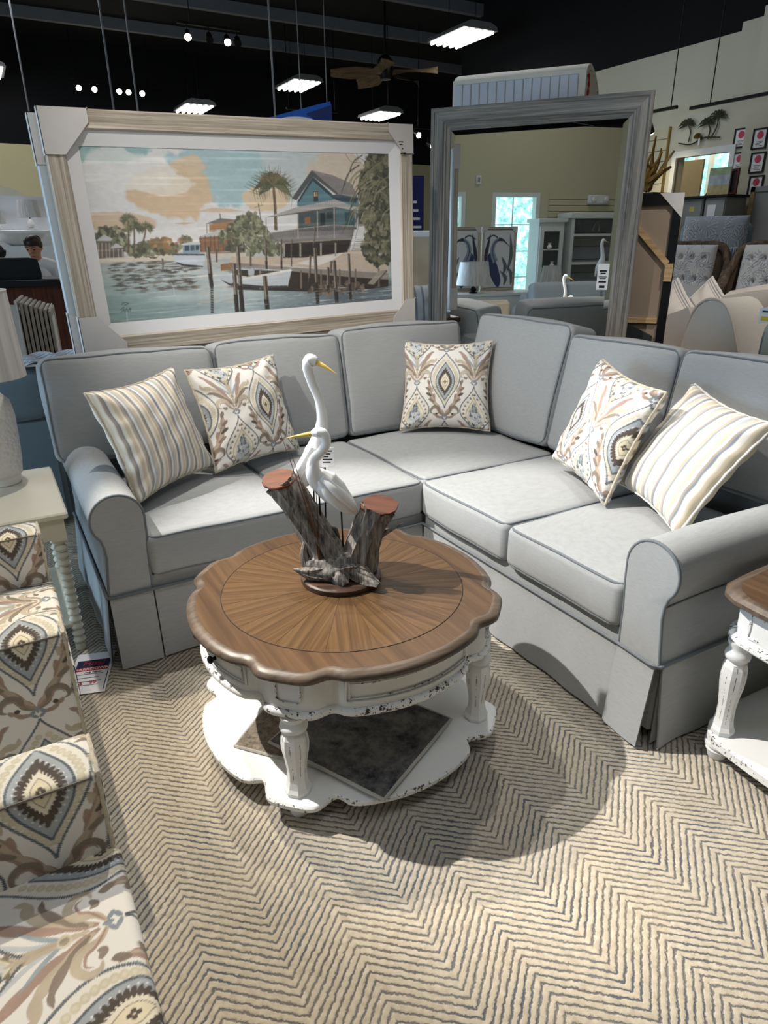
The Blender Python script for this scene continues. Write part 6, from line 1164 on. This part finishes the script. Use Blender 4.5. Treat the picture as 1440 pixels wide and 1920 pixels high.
def person(label, loc, rz, top_mat, skin, hair_mat, bow, bun=False, height=1.0):
    o = thing('person', label, 'person', loc, rz); b = MB(); hx_, hy_, hz_ = 0, -.02 - .09 * bow, 1.42
    # one continuous body: legs, trunk, arms, neck, head (front is -y)
    for s in (-1, 1): b.tube(bez([(s * .09, 0, .82), (s * .10, -.01, .46), (s * .10, .01, .06)], 6), np.interp(np.linspace(0, 1, 13), [0, .5, 1], [.085, .06, .042]), 14); b.tube([(s * .10, .03, .035), (s * .10, -.13, .03)], [.04, .03], 10)
    b.tube(bez([(0, 0, .80), (0, 0, .98), (0, -.02 * bow, 1.12), (0, -.05 * bow, 1.24)], 6), np.interp(np.linspace(0, 1, 19), [0, .35, .7, 1], [.14, .115, .135, .10]), 20, squash=lambda i, an: 1.0)
    b.tube(bez([(-.155, -.04 * bow, 1.235), (0, -.05 * bow, 1.265), (.155, -.04 * bow, 1.235)], 6), [.052 + .02 * math.sin(i / 12 * 3.14) for i in range(13)], 14)
    for s in (-1, 1): b.tube(bez([(s * .165, -.04 * bow, 1.235), (s * .20, -.07, 1.08), (s * .20, -.10, .99), (s * .12, -.30, 1.02)], 6), np.linspace(.050, .026, 19), 12); b.tube(bez([(s * .12, -.30, 1.02), (s * .09, -.36, 1.02), (s * .08, -.40, 1.0)], 5), np.linspace(.028, .012, 11), 10)
    b.tube([(0, -.05 * bow, 1.25), (0, hy_ + .01, 1.36)], [.052, .048], 14); k = len(b.v)
    ball(b, (0, 0, 0), (.073, .088, .088)); ball(b, (0, -.022, -.06), (.056, .062, .06)); b.tube([(0, -.080, .005), (0, -.098, -.022), (0, -.092, -.030)], [.008, .015, .010], 10)
    for s in (-1, 1): ball(b, (s * .074, .01, -.015), (.010, .018, .028)); ball(b, (s * .03, -.083, -.075), (.0, .0, .0)) if False else None
    ball(b, (0, -.078, -.062), (.024, .012, .009)); ball(b, (0, -.064, -.098), (.022, .018, .016)); R = Tr(hx_, hy_, hz_ + .02) @ Rx(.42 * bow); b.v[k:] = [tuple(R @ Vector(p)) for p in b.v[k:]]
    body = voxel('body', b, .011, skin, o)
    for s in (-1, 1):
        m = MB(); ball(m, (s * .030, -.0785, .0), (.012, .006, .005)); m.xf(R); m.build('eye', 'ink_black', o); m = MB().tube([(s * .014, -.086, .022), (s * .032, -.084, .028), (s * .05, -.072, .022)], [.003, .004, .002], 6); m.xf(R); m.build('eyebrow', hair_mat, o)
    m = MB(); ball(m, (0, -.088, -.062), (.024, .005, .006)); m.xf(R); m.build('lips', plain('lip_rose', (170, 96, 92), .5).name if 'lip_rose' not in MATS else 'lip_rose', o)
    m = MB(); prof = [(math.sin(a), math.cos(a)) for a in np.linspace(.03, 1.75, 14)]; m.lathe(prof, 24); m.v = [(x * .082, y * .096 + .012, z * .100 + .004 + (.03 if y < -.3 and z < .5 else 0)) for x, y, z in m.v]; m.v = [(x, y, max(z, .035) if y < -.045 else z) for x, y, z in m.v]
    if bun: ball(m, (0, .10, .02), (.05, .045, .05))
    m.xf(R); m.build('hair', hair_mat, o)
    t = MB(); t.tube(bez([(0, 0, .80), (0, 0, .98), (0, -.02 * bow, 1.12), (0, -.05 * bow, 1.27)], 6), np.interp(np.linspace(0, 1, 19), [0, .35, .7, .92, 1], [.158, .135, .155, .125, .085]), 22, caps=False); t.tube(bez([(-.165, -.04 * bow, 1.235), (0, -.05 * bow, 1.262), (.165, -.04 * bow, 1.235)], 6), [.066 + .018 * math.sin(i / 12 * 3.14) for i in range(13)], 16)
    for s in (-1, 1): t.tube(bez([(s * .165, -.04 * bow, 1.235), (s * .20, -.07, 1.08), (s * .205, -.10, 1.0)] + ([(s * .13, -.26, 1.02)] if top_mat == 'ink_black' else []), 6), .062 if top_mat != 'ink_black' else .055, 14)
    t.build('top', top_mat, o); p_ = MB(); [p_.tube(bez([(s * .09, 0, .84), (s * .10, -.01, .46), (s * .10, .01, .08)], 6), np.interp(np.linspace(0, 1, 13), [0, .5, 1], [.10, .075, .06]), 14) for s in (-1, 1)]; p_.build('trousers', 'ink_navy', o); return o
plain('skin_tan', (190, 138, 112), .55, var=.03); plain('hair_brown', (50, 36, 30), .5, var=.2, nscale=60); plain('hair_black', (26, 24, 24), .5)
person('person with dark tied-back hair and white top looking down behind the counter', (-.95, 6.05, 0), -.45, 'paper', 'skin_tan', 'hair_brown', 1.0, True).scale = (1.04, 1.04, 1.05); person('person in a black jacket bending over the counter at the left edge', (-1.45, 5.60, 0), .5, 'ink_black', 'skin_tan', 'hair_black', 1.6)
hs = thing('white_hutch', 'white display hutch with lamps and pictures against the far yellow wall', 'hutch', (-.95, 8.7, 0)); MB().box(-.7, .5, 0, .4, 0, 1.72, .01).build('base', 'white_paint', hs); MB().box(-.45, .42, .3, .36, 1.72, 2.16).build('back_board', 'liner_white', hs, False); MB().box(-.34, -.18, .285, .3, 1.84, 2.04).build('framed_print', 'ink_navy', hs, False)
a_ = [(.27 * math.cos(a), 2.16 + .11 * math.sin(a)) for a in np.linspace(0, math.pi, 14)]; MB().prism([(x - .12, z) for x, z in a_], lambda x, z: (x, .3, z), lambda x, z: (x, .34, z)).build('arched_crest', 'cream_paint', hs)
def mini_lamp(label, loc, sr, sh_, bh, group, body='ceramic_white'):
    o = thing('table_lamp', label, 'lamp', loc, 0, group); MB().lathe([(.06, 0), (.07, .01), (.03, .03), (.05, bh * .5), (.03, bh * .9), (.012, bh)], 18).build('lamp_body', body, o); MB().cyl((0, 0, bh), (0, 0, bh + .06), .008).build('lamp_neck', 'brass', o); MB().grid([[(r * math.cos(2 * math.pi * k / 28), r * math.sin(2 * math.pi * k / 28), z) for k in range(28)] for r, z in ((sr, bh + .02), (sr * .82, bh + .02 + sh_), (sr * .80, bh + .02 + sh_), (sr * .98, bh + .02))], wrap=True).build('lamp_shade', 'lamp_shade', o)
mini_lamp('white lamp on the far hutch above the counter', (-.78, 8.82, 1.7205), .15, .22, .14, 'small lamps on the far hutch'); mini_lamp('lower white lamp at the left edge of the far hutch', (-1.2, 8.8, 1.7205), .12, .14, .06, 'small lamps on the far hutch')
bw = thing('wavy_bowl', 'white wavy-edged bowl row on the far counter behind the people', 'bowl', (-1.0, 7.4, 0)); MB().box(-.6, .5, 0, .4, 0, 1.52, .01).build('stand', 'white_paint', bw); MB().lathe([(.12, 1.52), (.2, 1.56), (.3, 1.66), (.28, 1.66), (.18, 1.58)], 30, shape=lambda a: 1 + .08 * math.sin(8 * a)).xf(Tr(0, .2, 0)).build('bowl', 'ceramic_white', bw)

# ------------------------------------------------------------------ the wall reflected in the mirror
def heron():
    P = Paint(.5, .8, 300, (222, 222, 226)); ink = (46, 54, 74); nv = (52, 64, 104); gr = (96, 104, 112)
    P.poly(bez([(.30, .42), (.36, .30), (.44, .36), (.42, .52), (.34, .70), (.24, .80), (.20, .70), (.24, .55), (.30, .42)], 6), nv); P.line(bez([(.30, .44), (.36, .30), (.33, .18), (.24, .12), (.20, .15)], 8), [.09 - .0018 * i for i in range(33)], (140, 152, 170)); P.line(bez([(.30, .44), (.36, .30), (.33, .18), (.24, .12)], 8), .012, nv)
    P.poly([(.26, .10), (.18, .12), (.05, .24), (.19, .15), (.27, .15)], ink); P.line(bez([(.28, .10), (.36, .07), (.46, .12)], 6), .02, ink)
    for a, b, c in (((.10, .6), (.04, .35), (.07, .04)), ((.16, .62), (.13, .5), (.20, .36)), ((.02, .78), (.02, .62), (.1, .5)), ((.48, .5), (.46, .3), (.40, .04)), ((.14, .78), (.12, .66), (.22, .56))): q = bez([a, b, c], 8); P.line(q, .06 * np.sin(np.linspace(.1, 3.1, len(q))), gr if a[0] < .3 else ink)
    return lin(P.a)
hr = heron()
def heron_print(label, y, mirror):
    o = thing('heron_print', label, 'picture', (-5.0, y, .781), math.pi / 2, 'framed heron prints seen in the mirror'); U, V = np.meshgrid(np.linspace(0, 1, 80), np.linspace(0, 1, 110)); S = 1 - U if mirror else U; colored('print', np.stack([(U - .5) * .50, np.full_like(U, .0), .05 + .84 * (1 - V)], -1), sample(hr, S * hr.shape[1], V * hr.shape[0], False), 'print_paper', o, False); wall_frame(o, .58, .94, .04, .03, 'frame_wood', 'frame_wood_up', y0=-.01); MB().box(-.27, .27, .006, .02, .02, .92).build('backing', 'kraft_paper', o, False)
    for s in (-1, 1): protector(o, s * .29, .94, -s, -1, .10, -.014, .04)
heron_print('framed blue heron print reflected in the mirror beside the window', -1.82, False); heron_print('framed blue heron print reflected at the left edge of the mirror', -1.21, True)
wcs = thing('white_console', 'white console under the heron prints seen in the mirror', 'console', (-4.95, -1.4, 0)); MB().box(-.25, .45, -.95, .75, .74, .78, .004).build('top', 'white_paint', wcs); MB().box(-.22, .42, -.9, .7, .05, .74, .004).build('body', 'white_paint', wcs)
mini_lamp('grey-shaded lamp reflected in front of the heron prints', (-4.62, -1.25, .7805), .26, .33, .10, 'lamps seen in the mirror', 'black_metal'); 
st2 = thing('side_stand', 'small dark stand under the white lamp seen in the mirror', 'stand', (-4.70, -2.60, 0)); MB().box(-.2, .2, -.2, .2, .72, .75).build('top', 'dark_plastic', st2, False); [MB().cyl((x, y, 0), (x, y, .73), .015).build('leg', 'dark_plastic', st2) for x in (-.17, .17) for y in (-.17, .17)]
mini_lamp('white-shaded lamp reflected beside the window', (-4.70, -2.60, .7505), .17, .24, .14, 'lamps seen in the mirror', 'dark_plastic')
gc = thing('glass_cabinet', 'tall white cabinet with glazed door reflected in the mirror', 'cabinet', (-5.72, -3.12, 0)); MB().box(-.38, -.02, -.24, .24, 0, 1.82, .006).build('body', 'window_white', gc); MB().box(-.42, .03, -.27, .27, 1.80, 1.86, .006).build('cornice', 'window_white', gc)
for a, b, c, d in ((-.22, -.15, .1, 1.74), (.15, .22, .1, 1.74), (-.15, .15, 1.66, 1.74), (-.15, .15, .1, .5)): MB().box(-.02, .01, a, b, c, d).build('door_frame', 'window_white', gc, False)
plain('cabinet_dark', (70, 72, 74), .3); MB().box(-.019, -.012, -.15, .15, .5, 1.66).build('interior', 'cabinet_dark', gc, False); [MB().box(-.014, .0, -.15, .15, z, z + .02).build('shelf', 'window_white', gc, False) for z in (.78, 1.06, 1.36)]; MB().lathe([(.012, 0), (.014, .02), (.006, .03)], 10).xf(Tr(.01, -.18, 1.05) @ Matrix.Rotation(math.pi / 2, 4, 'Y')).build('knob', 'black_metal', gc)
[MB().lathe([(.03, 0), (.05, .03), (.02, .08), (.035, .10)], 12).xf(Tr(-.0, y, z)).build('ornament', 'ceramic_white', gc) for y, z in ((.03, 1.38), (-.04, 1.08), (.05, .80))]
bc = thing('white_bookcase', 'wide whitewashed bookcase with plank back reflected at the right of the mirror', 'bookcase', (-5.72, -4.19, 0)); plain('plank_grey', (150, 152, 158), .7, var=.1, nscale=5)
for y in (-.70, .66): MB().box(-.38, .02, y, y + .06, 0, 1.9).build('side', 'window_white', bc, False)
MB().box(-.42, .05, -.74, .76, 1.86, 1.95, .008).build('cornice', 'window_white', bc); [MB().box(-.38, .0, -.66, .66, z, z + .04).build('shelf', 'window_white', bc, False) for z in (.1, .6, 1.12, 1.58)]; [MB().box(-.38, -.36, -.66, .66, .1 + k * .22, .1 + k * .22 + .21).build('back_plank', 'plank_grey' if k % 2 else 'file_grey', bc, False) for k in range(8)]
for y in (.14, -.30): MB().tube([(-.15, y - .06 * math.cos(a), 1.66 + .14 * math.sin(a)) for a in np.linspace(0, 3.14, 14)], .02, 8).build('arched_ornament', 'grey_wood_up', bc)
slw = thing('slat_panel', 'cream slat-wall strips on the wall reflected above the bookcase', 'panel', (XL + .02, -4.2, 1.80)); [MB().box(-.015, .01, -1.0, .93, k * .095, k * .095 + .085).build('slat', 'wall_beige', slw, False) for k in range(5)]
ex = thing('emergency_light', 'white emergency light box reflected high on the wall', 'light', (XL + .031, -4.2, 2.10)); MB().box(0, .08, -.20, .20, 0, .15, .02).build('box', 'window_white', ex); [MB().lathe([(.045, 0), (.05, .05), (.03, .07)], 16).xf(Tr(.07, y, .075) @ Matrix.Rotation(math.pi / 2, 4, 'Y')).build('lamp_head', 'ceramic_white', ex) for y in (-.12, .12)]
swt = thing('wall_box', 'small white thermostat box reflected high on the wall', 'thermostat', (XL + .003, -1.94, 2.40)); MB().box(0, .03, -.045, .045, 0, .13, .006).build('box', 'window_white', swt); MB().box(.03, .034, -.02, .02, .03, .10).build('dial', 'file_grey', swt, False)
linen('ice_linen', (198, 208, 216)); s3 = thing('ice_blue_sofa', 'pale blue-white sofa with cushions reflected low in the mirror', 'sofa', (-3.9, -2.75, 0), math.pi / 2); MB().box(-.9, .9, .15, .40, .05, .80, .05).build('back_frame', 'ice_linen', s3); MB().box(-.9, .9, -.5, .2, .05, .46, .05).build('seat', 'ice_linen', s3); [MB().box(s * .95 - .09, s * .95 + .09, -.52, .38, .05, .62, .06).build('arm', 'ice_linen', s3) for s in (-1, 1)]
for k in range(3): m_, l_ = rbox(.56, .2, .44, .06, 8, 4, 7, (0, .03, .01)); m_.xf(Tr(-.58 + k * .58, .10, .72) @ Rx(-.15)); m_.build('back_cushion', 'ice_linen', s3, True, 80)
eg = thing('egret_figure', 'white standing egret figure on a branch reflected at the right of the mirror', 'sculpture', (-4.55, -3.38, 0)); q = bez([(0, 0, 1.16), (0, -.01, 1.26), (0, .01, 1.36), (0, .03, 1.46), (0, .01, 1.52), (0, -.03, 1.50)], 6); MB().tube(q, np.interp(np.linspace(0, 1, len(q)), [0, .3, .8, 1], [.05, .03, .02, .008]), 12).build('neck_and_body', 'egret_white', eg); q = bez([(0, 0, 1.22), (0, .05, 1.10), (0, .10, .98)], 6); MB().tube(q, np.interp(np.linspace(0, 1, len(q)), [0, .5, 1], [.045, .05, .005]), 12).build('tail', 'egret_white', eg); MB().tube([(0, -.03, 1.50), (0, -.09, 1.48)], [.008, .002], 8).build('bill', 'yellow_bill', eg)
MB().tube(bez([(0, 0, .02), (0, .04, .5), (0, -.06, .85), (0, .02, 1.1)], 6), np.linspace(.05, .015, 19), 10).build('branch', 'driftwood', eg); MB().tube(bez([(0, -.05, .8), (0, -.18, 1.1), (0, -.12, 1.3), (0, -.22, 1.36)], 6), np.linspace(.03, .008, 19), 8).build('branch', 'driftwood', eg); MB().lathe([(.2, 0), (.2, .03), (.18, .035)], 24).build('base', 'disc_wood', eg)
